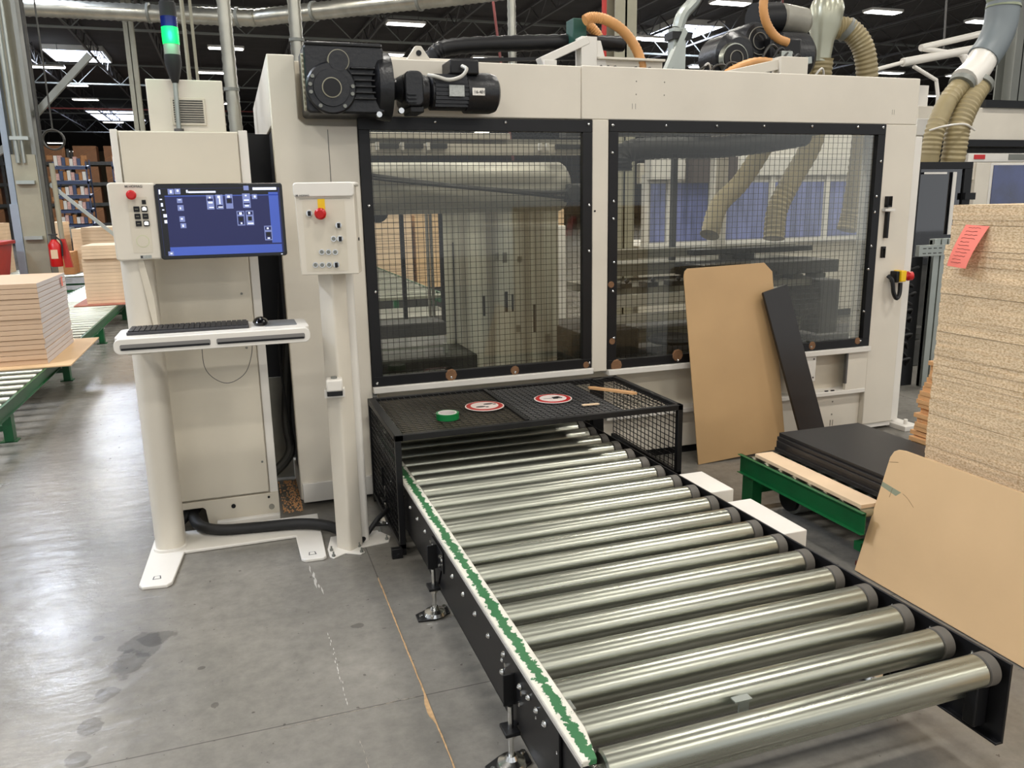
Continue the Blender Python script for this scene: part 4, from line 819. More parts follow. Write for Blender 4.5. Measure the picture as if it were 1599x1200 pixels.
# loose things on the cage
tp = thing('tape_roll', (.915, 3.675, CZ), 'roll of green tape lying on the cage roof', 'tape')
def ring(r0, r1, z0, z1, n=36):
    g = G(); vs = []; c = (.915, 3.675)
    for z in (z0, z1):
        for r in (r0, r1):
            for i in range(n): vs.append((c[0]+r*math.cos(2*PI*i/n), c[1]+r*math.sin(2*PI*i/n), z))
    fs = []
    for i in range(n):
        j = (i+1) % n; fs += [(i, j, n+j, n+i), (2*n+i, 3*n+i, 3*n+j, 2*n+j), (i, 2*n+i, 2*n+j, j), (n+i, n+j, 3*n+j, 3*n+i)]
    return g.add(vs, fs)
ring(.046, .056, CZ, CZ+.03).build('tape_winding', tapeg, tp); ring(.040, .046, CZ, CZ+.031).build('cardboard_core', tapew, tp)
tag(G(Tm(1.89, 3.865, CZ+.003, math.radians(-52), 0, 0)).prism([(-.135, -.012), (.13, -.02), (.15, 0), (.12, .018), (-.12, .02), (-.15, .005)], 'z', 0, .012).build('wood_offcut', ply, bevel=.001), 'thin pale wood offcut lying on the right side of the cage roof', 'wood strip')
tag(G(Tm(1.66, 3.64, CZ+.003, math.radians(-4))).box(-.045, .045, -.012, .012, 0, .004).build('wood_chip', tanb), 'small pale wood chip below the hand sign', 'wood chip')
# sawdust and scuffs on the floor
g = G(); pts = []
for i in range(60):
    y = 1.95+i*.0225; wl = .0015+.0025*random.random(); wr = .0015+.003*random.random()
    if 2.2 < y < 2.36: wl += .015*math.sin((y-2.2)/.16*PI)+.003*random.random()
    pts.append((y, .475-wl*.8, .475+wr*.7))
g.v = []; 
for i in range(59):
    a, c = pts[i], pts[i+1]
    g.add([(a[1], a[0], .0), (a[2], a[0], .0), (c[2], c[0], .0), (c[1], c[0], .0), (a[1], a[0], .0035), (a[2], a[0], .0035), (c[2], c[0], .0035), (c[1], c[0], .0035)], [(4, 5, 6, 7), (0, 1, 5, 4), (1, 2, 6, 5), (2, 3, 7, 6), (3, 0, 4, 7), (3, 2, 1, 0)])
tag(g.build('sawdust_line', sawdust, smooth=False), 'tan line of sawdust packed in the floor joint', 'sawdust', None, 'stuff')
def scuff(label, P_, n=10, w=.006, m=whitescuff, fl=(.5, 1.3)):
    g = G(); a = Vector(P_[0]); b_ = Vector(P_[1]); d = (b_-a).normalized(); nn = Vector((-d.y, d.x, 0))
    for i in range(n):
        c = a.lerp(b_, (i+random.random()*.8)/n)+nn*random.uniform(-w, w)*.6; L = (b_-a).length/n*random.uniform(*fl); w2 = w*random.uniform(.3, .8)
        pts = [c-nn*w2/2, c-d*L/2+nn*w2*.1, c+nn*w2/2, c+d*L/2-nn*w2*.15]
        g.prism([(p.x, p.y) for p in pts], 'z', 0, .001+i*.00002)
    return tag(g.build('paint_scuff', m, smooth=False), label, 'scuff mark', None, 'stuff')
scuff('white scuff on the floor below the console right foot', ((.205, 3.50, 0), (.225, 3.24, 0)), 9, .016, fl=(1.5, 3.5))
scuff('broken line of white flecks on the grey floor', ((.215, 2.88, 0), (.224, 2.40, 0)), 22, .006)
scuff('faint tan flecks along the crossing floor joint', ((.0, 2.345, 0), (.44, 2.362, 0)), 16, .004, faintscuff)
scuff('faint pale flecks near the bottom of the floor', ((.235, 2.2, 0), (.245, 1.98, 0)), 9, .004, faintscuff)
g = G()
for i in range(260):
    x = random.gauss(.19, .035); y = random.uniform(4.22, 4.75); x = min(.225, max(.13, x)); s_ = random.uniform(.006, .014); g.add([(x, y, .0), (x+s_, y+s_*.3, .0), (x+s_*.4, y+s_, .0), (x+s_*.4, y+s_*.4, s_*.8)], [(0, 1, 3), (1, 2, 3), (2, 0, 3), (2, 1, 0)])
tag(g.build('wood_chips', ply, smooth=False), 'loose wood chips swept between the cabinet and the machine', 'wood chips', None, 'stuff')

# ================================================================ right side: boards on the green conveyor
def green_conv(name, label, x0, x1, y0, y1, zt, legs, rollers=True, pitch=.11, inset=None):
    t = thing(name, ((x0+x1)/2, (y0+y1)/2, 0), label, 'conveyor')
    for sgn, x in ((1, x0), (-1, x1)):
        g = G().box(min(x, x+.005*sgn), max(x, x+.005*sgn), y0, y1, zt-.10, zt).box(min(x-.018*sgn, x+.005*sgn), max(x-.018*sgn, x+.005*sgn), y0, y1, zt-.004, zt).box(min(x-.018*sgn, x+.005*sgn), max(x-.018*sgn, x+.005*sgn), y0, y1, zt-.10, zt-.096)
        g.build('side_rail', green, t, bevel=.001, smooth=False)
    for y in legs:
        for x in (x0+.005+((inset or 0) if y == legs[-1] else 0), x1-.055): 
            l_ = G().box(x, x+.06, y-.05, y+.04, .0, zt-.10).build('leg', green, t, bevel=.002); G().box(x-.03, x+.08, y-.05, y+.05, 0, .008).build('foot_plate', green, l_)
        G().box(x0+.03, x1-.03, y-.02, y+.02, .08, .12).build('cross_brace', green, t)
    if rollers:
        n = int((y1-y0)/pitch)
        for i in range(n):
            y = y0+pitch*(i+.5); o = G().cyl((x0+.01, y, zt-.022), (x1-.01, y, zt-.022), .025, n=14).build('roller', galv, t)
    return t
green_conv('green_roller_table', 'green-framed roller table carrying the black boards', 2.45, 3.42, 2.555, 3.46, .282, (3.40, 2.62), inset=.55)
def board(name, m, label, cat, M, w_, l_, th, group=None, rad=0, poly=None):
    g = G(M); g.prism(poly or rrect(0, w_, 0, l_, rad or .002, 6 if rad else 1), 'z', 0, th)
    return tag(g.build(name, m, bevel=.0012), label, cat, group)
ZB = .290
labs = ['black board at the bottom of the stack on the green table', 'second black board from the bottom, sticking out to the left', 'third black board from the bottom of the stack', 'second black board from the top of the stack', 'topmost black board of the stack on the green table']
for i, (dx, dy, th) in enumerate([(0, 0, .022), (.012, .0, .018), (.008, -.004, .018), (.020, .005, .018), (.038, .008, .018)]):
    z = ZB+[0, .0225, .041, .0595, .078][i]
    board('black_board', melam, labs[i], 'board', Tm(2.618+dx*.8, 2.545+dy, z, math.radians(-.4)), .515, .865, th, 'black boards on the green table')
board('wood_strip', ply if False else tanb, 'long pale wood strip lying along the edge of the green table', 'wood strip', Tm(2.465, 2.60, .283, math.radians(-1.2)), .105, .78, .018)
# boards leaning on the machine
def lean(name, m, label, x, y0, y1, W_, L_, th, roll, poly=None, rad=.01, zb=.001):
    t = math.asin(min(.9, (y1-y0)/L_))
    M = Matrix.Translation((x, y0, zb)) @ Matrix.Rotation(-t, 4, 'X') @ Matrix.Rotation(roll, 4, 'Y') @ Matrix.Rotation(PI/2, 4, 'X')
    g = G(M).prism(poly or rrect(0, W_, 0, L_, rad), 'z', -th, 0)
    mz = min(v.z for v in g.v)
    for v in g.v: v.z += -mz+.0005
    return tag(g.build(name, m, bevel=.0015), label, 'board')
hb = [(0, 0), (.645, 0), (.63, 1.13), (.575, 1.19), (.03, 1.205), (.008, 1.19), (0, 1.16)]
lean('hardboard_sheet', kraft, 'tall brown hardboard sheet leaning against the right window', 2.600, 4.10, 4.24, .655, 1.2, .006, math.radians(-3.0), hb)
lean('black_strip', melam, 'narrow black board leaning beside the brown hardboard sheet', 3.31, 3.98, 4.17, .185, 1.08, .02, math.radians(-13.5))
# big leaning fibreboard in front
tilt = math.atan2(.15, .53)
M = Matrix.Translation((2.458, .6, 0)) @ Matrix.Rotation(0, 4, 'Z')
pts = [(2.578, 0), (.55, 0), (.55, .575), (2.55, .575), (2.575, .566), (2.592, .545)]
g = G()
th = .018; n_ = Vector((math.cos(tilt), 0, -math.sin(tilt))); upv = Vector((math.sin(tilt), 0, math.cos(tilt)))
outl = [(2.590, 0), (.5, 0), (.5, .568), (2.53, .568), (2.558, .563), (2.578, .55), (2.590, .52)]
vs = [Vector((2.448, y, 0))+upv*h for y, h in outl]; vs2 = [v+n_*th for v in vs]
mz = min(v.z for v in vs2); n = len(vs)
for v in vs+vs2: v.z -= mz
g.add(vs+vs2, [tuple(range(n)), tuple(range(n, 2*n))[::-1]]+[(i, (i+1) % n, n+(i+1) % n, n+i) for i in range(n)])
fb = g.build('fibreboard_sheet', mdf, bevel=.0015); tag(fb, 'large tan fibreboard sheet leaning on the tall board stack at right', 'board')
def onb(y, h, d=-.0008): v = Vector((2.448, y, 0))+upv*h+n_*d; v.z -= mz; return v
g = G(); a = [onb(2.50, .375), onb(2.588, .39), onb(2.588, .41), onb(2.48, .397)]; g.add(a+[v+n_*.001 for v in a], [(0, 1, 2, 3), (4, 5, 6, 7)])
g.build('paint_mark', mat('grey_green_scrape', (136, 140, 116), .7), fb, smooth=False)
g = G()
for pts_ in ([(2.47, .395), (2.44, .385), (2.40, .36)], [(2.585, .50), (2.56, .507), (2.54, .512)], [(1.86, .42), (1.875, .40), (1.87, .385)], [(1.70, .30), (1.71, .28), (1.70, .26)], [(1.68, .27), (1.66, .262), (1.645, .262)], [(2.53, .36), (2.528, .40)]):
    g.tube([onb(y, h) for y, h in pts_], .0008, 4, 2)
g.build('scratch_marks', mat('scratch_brown', (120, 92, 62), .8), fb, smooth=False)
# tall particleboard stack (every board a thing)
bm0 = None; z = .283; n = 0
SX0 = 2.70
def pb(th, x, y1, w_, l_):
    g = G(Tm(x, y1-l_, 0)).prism([(0, 0), (w_, 0), (w_, l_), (0, l_)], 'z', 0, th); o = g.build('particleboard', part, smooth=False); return o
proto = None
i = 0; PB = []
sp_ = thing('stack_pallet', (3.0, 1.66, 0), 'dark pallet under the tall particleboard stack', 'pallet')
for x in (2.74, 2.95, 3.2): G().box(x, x+.08, .82, 2.5, 0, .20).build('runner', darkm, sp_)
for k in range(6): G().box(2.72, 3.3, .82+k*.31, .95+k*.31, .20, .2825).build('deck_board', darkm, sp_)
while z < 1.545:
    th = .019
    yo = 2.515+random.uniform(-.002, .002); xo = SX0+random.uniform(-.0015, .0015)
    if z > 1.39: yo -= .022
    if z < .7: yo += .0
    if proto is None:
        proto = pb(th, 0, 0, .62, 1.7); ORI[proto] = Vector((.31, -.85, 0)); proto['label'] = 'raw particleboard sheet in the tall stack at the right edge'; proto['category'] = 'board'; proto['group'] = 'particleboards in the tall stack'; o = proto
    else: o = proto.copy(); col.objects.link(o)
    if i in (7, 15, 22, 31, 40, 48, 57, 62): z += .0015
    o.location = (xo+.31, yo-.85, z); z += th+.0002; i += 1; PB.append(o)
relabel(PB, 'raw particleboard sheet', 'of the tall stack at the right')
# pink note
g = G(); nx, nz = 8, 10
def npt(u, v):   # u along -Y, v downward; hangs from the board edge and curls out
    y = 2.425-.105*u+.035*(1-v)*0-.0+.028*v; zz = 1.487-.158*v-.004*u; x = SX0-.004-.045*math.sin(v*PI*.5)-.02*v*u
    return Vector((x, y, zz))
vs = [npt(i/nx, j/nz) for j in range(nz+1) for i in range(nx+1)]; vb = [v+Vector((.0006, 0, 0)) for v in vs]; N_ = len(vs)
fs = [(j*(nx+1)+i, j*(nx+1)+i+1, (j+1)*(nx+1)+i+1, (j+1)*(nx+1)+i) for j in range(nz) for i in range(nx)]
g.add(vs+vb, fs+[tuple(N_+k for k in f)[::-1] for f in fs])
pn = thing('pink_note', (SX0, 2.38, 1.33), 'pink paper note stuck on the tall particleboard stack', 'note')
g.build('paper', pinkp, pn)
g = G()
for k in range(11):
    v = .06+k*.083; u0 = .12+.1*random.random(); u1 = .55+.3*random.random()
    P_ = [npt(u0+(u1-u0)*t/9, v+.012*random.uniform(-1, 1))-Vector((.0012, 0, 0)) for t in range(10)]
    g.tube(P_, .0007, 4, 1)
g.build('handwriting', ink, pn, smooth=False)
# small plywood stack behind
z = 0.0; pl = thing('wooden_pallet', (3.78, 3.15, 0), 'low pallet under the small plywood stack', 'pallet')
for x in (3.52, 3.74, 3.96): G().box(x, x+.07, 2.85, 3.36, 0, .07).build('runner', ply, pl)
for y in (2.85, 3.0, 3.15, 3.28): G().box(3.50, 4.05, y, y+.08, .07, .09).build('deck_board', ply, pl)
z = .091; first = None
PL = []
for i in range(26):
    dx = random.uniform(-.02, .02)+(.03 if i > 12 else 0)+(.02 if i > 17 else 0); th = .0235
    if i in (4, 8, 9, 14): z += .006
    if first is None:
        first = G().box(0, .5, 0, .55, 0, th).build('plywood_offcut', ply, smooth=False, bevel=.001); tag(first, 'plywood offcut in the small stack behind the tall particleboard stack', 'board', 'plywood offcuts in the small stack'); o = first
    else: o = first.copy(); col.objects.link(o)
    o.location = (3.50+dx+.25, 3.36-.275+random.uniform(-.015, .01)-(.03 if i > 20 else 0)+(.02 if i < 9 else 0), z); z += th+.0006; PL.append(o)
relabel(PL, 'plywood offcut', 'of the small stack behind the particleboards')
tag(G().box(3.46, 3.75, 3.47, 3.75, 0, .02).build('floor_offcut', ply, bevel=.002), 'flat plywood offcut lying on the floor beside the small stack', 'board')
# drum under the green table
dm = thing('steel_drum_roller', (2.9, 3.3, 0), 'grey metal drum lying on the floor under the green table', 'drum')
G().cyl((2.62, 3.25, .085), (3.2, 3.25, .085), .085, n=28).build('drum_shell', steelg, dm); G().cyl((2.6, 3.25, .085), (2.62, 3.25, .085), .07, n=24).build('drum_end', black, dm)
tag(G().prism([(2.06, 2.0), (2.35, 2.0), (2.35, 3.05), (2.06, 2.75)], 'z', 0, .003).build('rubber_mat', mat('dark_floor_mat', (66, 68, 74), .6)), 'dark grey mat on the floor between conveyor and green table', 'mat')
tag(G(Tm(2.7, 2.65, 0, .3)).box(-.2, .25, -.05, .05, 0, .02).build('floor_batten', mat('dark_red_wood', (96, 48, 34), .6)), 'dark reddish batten on the floor under the green table', 'wood strip')

# ================================================================ left background
green_conv('green_roller_conveyor', 'long green-framed roller conveyor at the left edge', -2.56, -1.6, 4.6, 16.6, .305, (6.4, 8.6, 10.9, 13.2, 15.5), True, .22)
SK = {}
def stack(name, m, label, group, cat, x0, x1, y0, y1, z0, z1, th, jit=.004, gap=.002, side=None):
    z = z0; first = None; n = 0
    while z+th < z1+.001:
        if first is None: first = G().box(0, x1-x0, 0, y1-y0, 0, th).build(name, m, smooth=False, bevel=.002); tag(first, label, cat, group); o = first
        else: o = first.copy(); col.objects.link(o)
        o.location = ((x0+x1)/2+random.uniform(-jit, jit), (y0+y1)/2+random.uniform(-jit, jit), z); z += th+gap; n += 1; SK.setdefault(group, []).append(o)
    return z
tag(G().box(-2.6, -1.40, 7.6, 9.2, .307, .318).build('base_board', mdf, bevel=.001), 'tan carrier sheet under the front-left board stack', 'board')
def two_tone():
    m = bpy.data.materials.new('pale_board_two_tone'); m.use_nodes = True; nt = m.node_tree; b = nt.nodes['Principled BSDF']; b.inputs['Roughness'].default_value = .6
    ge = nt.nodes.new('ShaderNodeNewGeometry'); sp = nt.nodes.new('ShaderNodeSeparateXYZ'); nt.links.new(ge.outputs['Normal'], sp.inputs[0])
    r = nt.nodes.new('ShaderNodeValToRGB'); r.color_ramp.elements[0].position = .45; r.color_ramp.elements[0].color = lin((198, 168, 138)); r.color_ramp.elements[1].position = .55; r.color_ramp.elements[1].color = lin((208, 200, 198))
    nt.links.new(sp.outputs['X'], r.inputs[0]); nt.links.new(r.outputs[0], b.inputs['Base Color']); return m
tt = two_tone()     # boards edged in grey on their right-hand side
zz = stack('door_blank', tt, 'pale tan board with grey edge in the front-left stack', 'boards in the front-left stack', 'board', -2.55, -1.60, 7.74, 8.98, .319, 1.03, .040, .004, .0035)
tag(G(Tm(-1.585, 8.7, .9)).box(0, .002, 0, .06, 0, .09).build('pink_slip', pinkp), 'small pink slip on the grey side of the front-left stack', 'note')
tag(G().box(-2.15, -1.42, 12.4, 13.6, .307, .322).build('base_board', mat('reddish_sheet', (178, 112, 92), .6), bevel=.001), 'reddish carrier sheet under the second board stack', 'board')
zq = stack('door_blank', tanb, 'tan board in the second stack beside the console', 'boards in the second stack', 'board', -2.0, -1.35, 12.55, 13.5, .324, .98, .046, .003, .002)
stack('door_blank', tanb, 'tan board in the second stack beside the console', 'boards in the second stack', 'board', -1.98, -1.35, 12.5, 13.5, zq, 1.16, .044, .003, .002)
stack('door_blank', tanb, 'tan board in the taller stack just behind the second one', 'boards in the third stack', 'board', -2.25, -1.35, 14.4, 15.6, .307, 1.36, .05, .003, .002)
for i, (x0, x1, y0, y1, z0, z1, l) in enumerate([(-3.42, -3.17, 18, 19, .42, 1.43, 'upright pale board stack right of the fire extinguisher'), (-2.98, -2.53, 18, 19.2, .42, 1.29, 'pinkish tan board stack behind the second stack'), (-3.1, -2.92, 17.4, 18, .42, .84, 'short brown board stack between two pale stacks'), (-4.75, -4.25, 18, 19, .42, 1.44, 'tan board stack left of the big steel column'), (-5.4, -4.85, 17, 18, .422, 1.36, 'pale board stack at the far left edge')]):
    t = thing('board_stack', ((x0+x1)/2, (y0+y1)/2, z0), l, 'board stack')
    z = z0
    while z < z1-.05: G().box(x0, x1, y0, y1, z, z+.068).build('board', [tanb, tanb, cardb2, tanb, tanb][i], t, smooth=False); z += .07
green_conv('green_roller_conveyor', 'dark green conveyor crossing behind the column at left', -6, -2.2, 17, 19.6, .42, (17.4, 19), True, .3)
green_conv('green_roller_conveyor', 'far green conveyor seen through the left window', 1.0, 1.9, 7.6, 14, .75, (8, 10, 12), True, .2)
# red bin
rb = thing('red_bin', (-3.2, 13.2, 0), 'red tapered bin at the left edge beside the column', 'bin')
def frus(x0, x1, y0, y1, z0, z1, k):
    a = [(x0+k, y0+k, z0), (x1-k, y0+k, z0), (x1-k, y1-k, z0), (x0+k, y1-k, z0), (x0, y0, z1), (x1, y0, z1), (x1, y1, z1), (x0, y1, z1)]
    return G().add(a, [(3, 2, 1, 0), (0, 1, 5, 4), (1, 2, 6, 5), (2, 3, 7, 6), (3, 0, 4, 7), (4, 5, 6, 7)])
frus(-3.7, -3.02, 12.7, 13.5, .12, 1.16, .16).build('bin_body', redpaint, rb, bevel=.01)
G().box(-3.74, -2.98, 12.66, 13.54, 1.16, 1.21).build('rim', redpaint, rb, bevel=.01); G().box(-3.2, -3.1, 12.62, 12.70, .98, 1.1).build('handle', redp, rb, bevel=.01)
for x in (-3.55, -3.15): G().cyl((x, 12.95, .06), (x+.04, 12.95, .06), .06, n=12).build('wheel', rubber, rb)
# fire extinguisher cabinet
fx = thing('fire_extinguisher', (-2.47, 13.66, .8), 'red fire extinguisher hanging on the big left column', 'fire extinguisher')
G().lathe((-2.50, 13.6, .80), (-2.50, 13.6, 1.2), [(0, .075), (.05, .085), (.8, .085), (.93, .05), (1, .03)], 20).build('cylinder', redp, fx)
G().box(-2.53, -2.46, 13.57, 13.63, 1.2, 1.26).box(-2.56, -2.44, 13.58, 13.62, 1.26, 1.28).build('valve', darkm, fx, bevel=.004); G().tube([(-2.46, 13.6, 1.23), (-2.40, 13.58, 1.15), (-2.405, 13.57, .95)], .012, 8).build('hose', rubber, fx)
G().box(-2.545, -2.455, 13.512, 13.522, .92, 1.05).build('label_sticker', tanb, fx)
relabel(SK['boards in the front-left stack'], 'pale tan board', 'of the front-left stack')
relabel(SK['boards in the second stack'], 'tan board', 'of the second stack beside the console')
relabel(SK['boards in the third stack'], 'tan board', 'of the taller stack behind the second')
tag(G().prism([(-2.40, .78), (-2.30, .78), (-2.36, 1.2), (-2.42, 1.2)], 'y', 13.62, 13.72).build('red_board', redpaint), 'red slanted board just right of the fire extinguisher', 'board')
# pallet racks with cartons, far left
def rack(x0, x1, y, levels, sp, dz, label):
    t = thing('pallet_rack', ((x0+x1)/2, y, 0), label, 'rack')
    n = int(round((x1-x0)/sp))
    for i in range(n+1): G().box(x0+i*sp-.06, x0+i*sp+.06, y, y+.12, 0, levels*dz+.6).box(x0+i*sp-.06, x0+i*sp+.06, y+1, y+1.1, 0, levels*dz+.6).build('upright', darkm, t, smooth=False)
    for k in range(1, levels+1): G().box(x0, x1, y-.02, y+.06, k*dz-.16, k*dz).build('shelf_beam', darkm, t, smooth=False); G().box(x0, x1, y+.06, y+1.1, k*dz-.05, k*dz-.02).build('shelf_deck', darkm, t, smooth=False)
    return t
rack(-16, -1.5, 46, 4, 2.9, 1.0, 'tall dark pallet rack full of cartons far behind the column')
c0 = None
for k in range(5):
    for i in range(10):
        x = -16+(i//2)*2.9+(.75 if i % 2 == 0 else 2.13); 
        if c0 is None:
            c0 = thing('carton', (x, 46.5, 0), 'brown carton on the distant pallet rack', 'carton', 'cartons on the pallet rack'); C0L = lambda o, k, i: o.__setitem__('label', f'brown carton on the distant rack, {ordn(i+1)} from the left, '+['on the floor', 'first shelf up', 'second shelf up', 'third shelf up', 'top shelf'][k]); C0L(c0, 0, 0)
            G().box(x-.52, x+.52, 46.08, 46.9, 0, .76).build('carton_body', cardb, c0); G().box(x-.2, x+.05, 46.07, 46.08, .1, .3).build('carton_label', cardb2, c0)
            G().bar((x-.5, 46.075, .1), (x+.5, 46.075, .7), .03, .01).build('carton_strap', cardb2, c0)
            c0.location.z = .001
        else: C0L(dup(c0, (x, 46.5, k*1.0+.001)), k, i)
for j, (x0, w_) in enumerate(((-5.35, 1.0), (-3.6, 1.1))):
    t = thing('picking_rack', (x0+w_/2, 31, 0), ['blue-grey picking rack full of pale packets, left of two', 'blue-grey picking rack full of pale packets, nearer the console'][j], 'rack')
    for x in (x0, x0+w_-.04): G().box(x, x+.04, 30.6, 30.64, 0, 3.2).box(x, x+.04, 31.4, 31.44, 0, 3.3).build('upright', bluecart, t, smooth=False)
    p0 = None
    for k in range(6):
        z = .6+k*.47
        G().add([(x0, 30.6, z), (x0+w_, 30.6, z), (x0+w_, 31.4, z+.08), (x0, 31.4, z+.08), (x0, 30.6, z+.09), (x0+w_, 30.6, z+.09), (x0+w_, 31.4, z+.17), (x0, 31.4, z+.17)], [(3, 2, 1, 0), (4, 5, 6, 7), (0, 1, 5, 4), (1, 2, 6, 5), (2, 3, 7, 6), (3, 0, 4, 7)]).build('shelf_tray', bluecart, t, smooth=False)
        for i in range(8):
            x = x0+.05+i*(w_-.1)/8; h = random.uniform(.2, .32)
            g_ = 'packets on the blue-grey rack '+('left of two' if j == 0 else 'nearer the console')
            o = G().box(x, x+.10, 30.62, 30.9, z+.125, z+.125+h).build('packet', [pinkish, white2, cardb2, bluecart][(i*3+k) % 4], smooth=False); tag(o, ['pink packet', 'white packet', 'brown packet', 'blue-grey packet'][(i*3+k) % 4]+f', {ordn(i+1)} from left, shelf {["one", "two", "three", "four", "five", "six"][k]} up, '+('left picking rack' if j == 0 else 'picking rack near console'), 'packet', g_)
# dark low machinery beyond the stacks, left
t = thing('work_bench', (-2.6, 27, 0), 'dark cluttered workbench behind the pale board stacks', 'workbench')
G().box(-5.2, -1.0, 26.6, 27.4, .75, .82).build('bench_top', darkm, t); G().box(-5.0, -1.2, 26.7, 27.3, 0, .75).build('bench_body', black, t)
for x in (-4.9, -3.2, -1.4): G().box(x, x+.5, 26.7, 27.2, .82, 1.15).build('bench_box', steelg, t, bevel=.02)
# boards seen through the left window
for i in range(5):
    x = 2.0+i*.62
    t = thing('board_stack', (x+.27, 12.5, 0), ['tan board stack seen through the left window, leftmost', 'tan board stack seen through the left window, second from left', 'tan board stack seen through the left window, middle', 'tan board stack behind the window, fourth from left', 'tan board stack behind the smoky guard'][i], 'board stack')
    for k in range(15): G().box(x, x+.56, 12.1, 13.2, .36+k*.076, .43+k*.076).build('board', mdf if i % 2 else tanb, t, smooth=False)
    G().box(x-.02, x+.58, 12.1, 13.2, 0, .34).build('pallet', darkm, t)

# ================================================================ second machine behind, right
m2 = thing('processing_machine', (8, 8.9, 0), 'long white machine with blue-tinted windows behind the saw', 'machine')
def Z(name, m, g, **k): return g.build(name, m, m2, **k)
Z('lower_body', white, G().box(4.7, 14, 8.9, 10.4, .1, 1.06).box(4.7, 14, 8.9, 9.0, 1.80, 2.04), bevel=.01)
Z('upper_body', white, G().box(9.05, 14.5, 9.1, 10.4, 2.36, 2.80), bevel=.01)
Z('black_band', black, G().box(10.2, 14.5, 9.05, 10.4, 2.80, 2.90).box(9.05, 14.5, 9.06, 10.4, 2.27, 2.36).box(9.0, 9.4, 9.1, 9.3, 2.04, 2.25))
Z('upper_recess', darkm, G().box(9.0, 14.5, 9.4, 10.4, 2.04, 2.3))
Z('upper_cover', white2, G().box(8.9, 9.6, 8.95, 9.3, 2.4, 2.62).box(6.2, 8.9, 9.2, 9.6, 1.95, 2.5), bevel=.01)
Z('info_panel', white2, G().box(9.9, 11.3, 8.98, 9.06, 2.05, 2.17), bevel=.006); Z('panel_mark', redp, G().box(10.0, 10.2, 8.97, 8.98, 2.09, 2.15)); Z('panel_mark', steelg, G().box(10.65, 10.95, 8.97, 8.98, 2.08, 2.16))
Z('brown_panel', mat('brown_box', (70, 58, 52), .6), G().box(5.23, 5.86, 8.6, 8.75, 1.80, 2.10))
Z('cream_housing', white2, G().box(4.75, 5.2, 8.7, 8.9, 1.84, 2.12).box(6.05, 8.6, 8.8, 9.1, 1.88, 2.12), bevel=.01)
for i, (x0, x1) in enumerate(((4.82, 5.02), (5.12, 5.62), (5.72, 6.5), (6.6, 7.35), (7.45, 8.2), (10.25, 11.6), (11.75, 13.2))):
    z0, z1 = (1.10, 1.80) if i < 5 else (1.25, 2.0)
    f = Z('window_frame', white2, G().box(x0-.05, x1+.05, 8.86, 8.9, z0-.05, z1+.03).box(x0-.05, x1+.05, 8.82, 8.86, z0-.06, z0-.02), bevel=.005)
    G().box(x0, x1, 8.85, 8.862, z0, z1).build('blue_pane', bluewin if i < 5 else bluewin2, f, smooth=False)
for x in (4.75, 5.07, 5.67, 6.55, 7.4): Z('frame_post', white2, G().box(x-.03, x+.03, 8.83, 8.9, 1.04, 1.9))
Z('window_surround', white, G().box(9.95, 13.6, 8.87, 9.0, 1.0, 2.04), bevel=.006)
Z('dark_base', black, G().box(4.7, 14, 9.0, 10.3, 0, .1))
# black door unit
bd = thing('enclosure_door', (6.95, 6.6, 0), 'black-framed glazed safety door right of the saw', 'door')
G().box(6.55, 7.30, 6.55, 6.60, 1.86, 1.93).box(6.55, 6.62, 6.55, 6.60, 0, 1.86).box(7.2, 7.30, 6.55, 6.60, 0, 1.86).box(6.62, 7.2, 6.55, 6.6, .9, .97).build('door_frame', black, bd, bevel=.003)
G().box(6.62, 7.2, 6.57, 6.58, .97, 1.86).build('door_pane', glass('dark_door_glass', (110, 116, 150), .3), bd, smooth=False)
G().box(6.66, 6.95, 6.54, 6.55, 1.81, 1.83).box(7.04, 7.08, 6.54, 6.55, 1.2, 1.83).build('ruler_tape', white2, bd); G().box(7.2, 7.34, 6.52, 6.56, 1.55, 1.62).build('door_latch', black, bd)
G().box(6.7, 7.15, 6.62, 6.8, .1, 1.7).build('inner_box', darkm, bd)
G().box(6.40, 6.55, 6.56, 6.62, 0, 1.93).build('door_jamb', white2, bd)
# aluminium profile fence post and black chain mess
ap = thing('aluminium_post', (5.56, 5.25, 0), 'slotted aluminium profile post behind the plywood stack', 'post')
G().box(5.47, 5.53, 5.2, 5.26, 0, 1.25).box(5.545, 5.60, 5.2, 5.26, 0, 1.25).box(5.615, 5.67, 5.2, 5.26, 0, 1.25).box(5.47, 5.67, 5.225, 5.255, 0, 1.24).build('profile', alu, ap, bevel=.002)
G().box(5.27, 5.56, 5.16, 5.2, 1.115, 1.205).build('cross_profile', alu, ap, bevel=.002)
g = G()
for i in range(4):
    for z in (1.135, 1.175): g.box(5.31+i*.055, 5.34+i*.055, 5.157, 5.16, z, z+.007)
g.build('profile_slots', darkm, ap); G().box(5.27, 5.46, 5.3, 5.32, 0, 1.1).build('mesh_panel', black, ap)
g = G()
for i in range(12): g.tube([(5.2+.08*math.sin(i*1.7), 5.3, .2+i*.07), (5.3+.06*math.cos(i*2.3), 5.25, .25+i*.07), (5.38, 5.3, .18+i*.075)], .012, 6)
tag(g.build('cable_tangle', rubber), 'tangle of black cables between the saw and the aluminium post', 'cables', None, 'stuff')
tag(G().box(4.75, 6.2, 5.9, 6.4, 0, .25).box(4.75, 6.2, 5.9, 6.4, .3, .38).build('low_machine_base', darkm, bevel=.01), 'low dark machine base on the floor right of the saw', 'machine base')
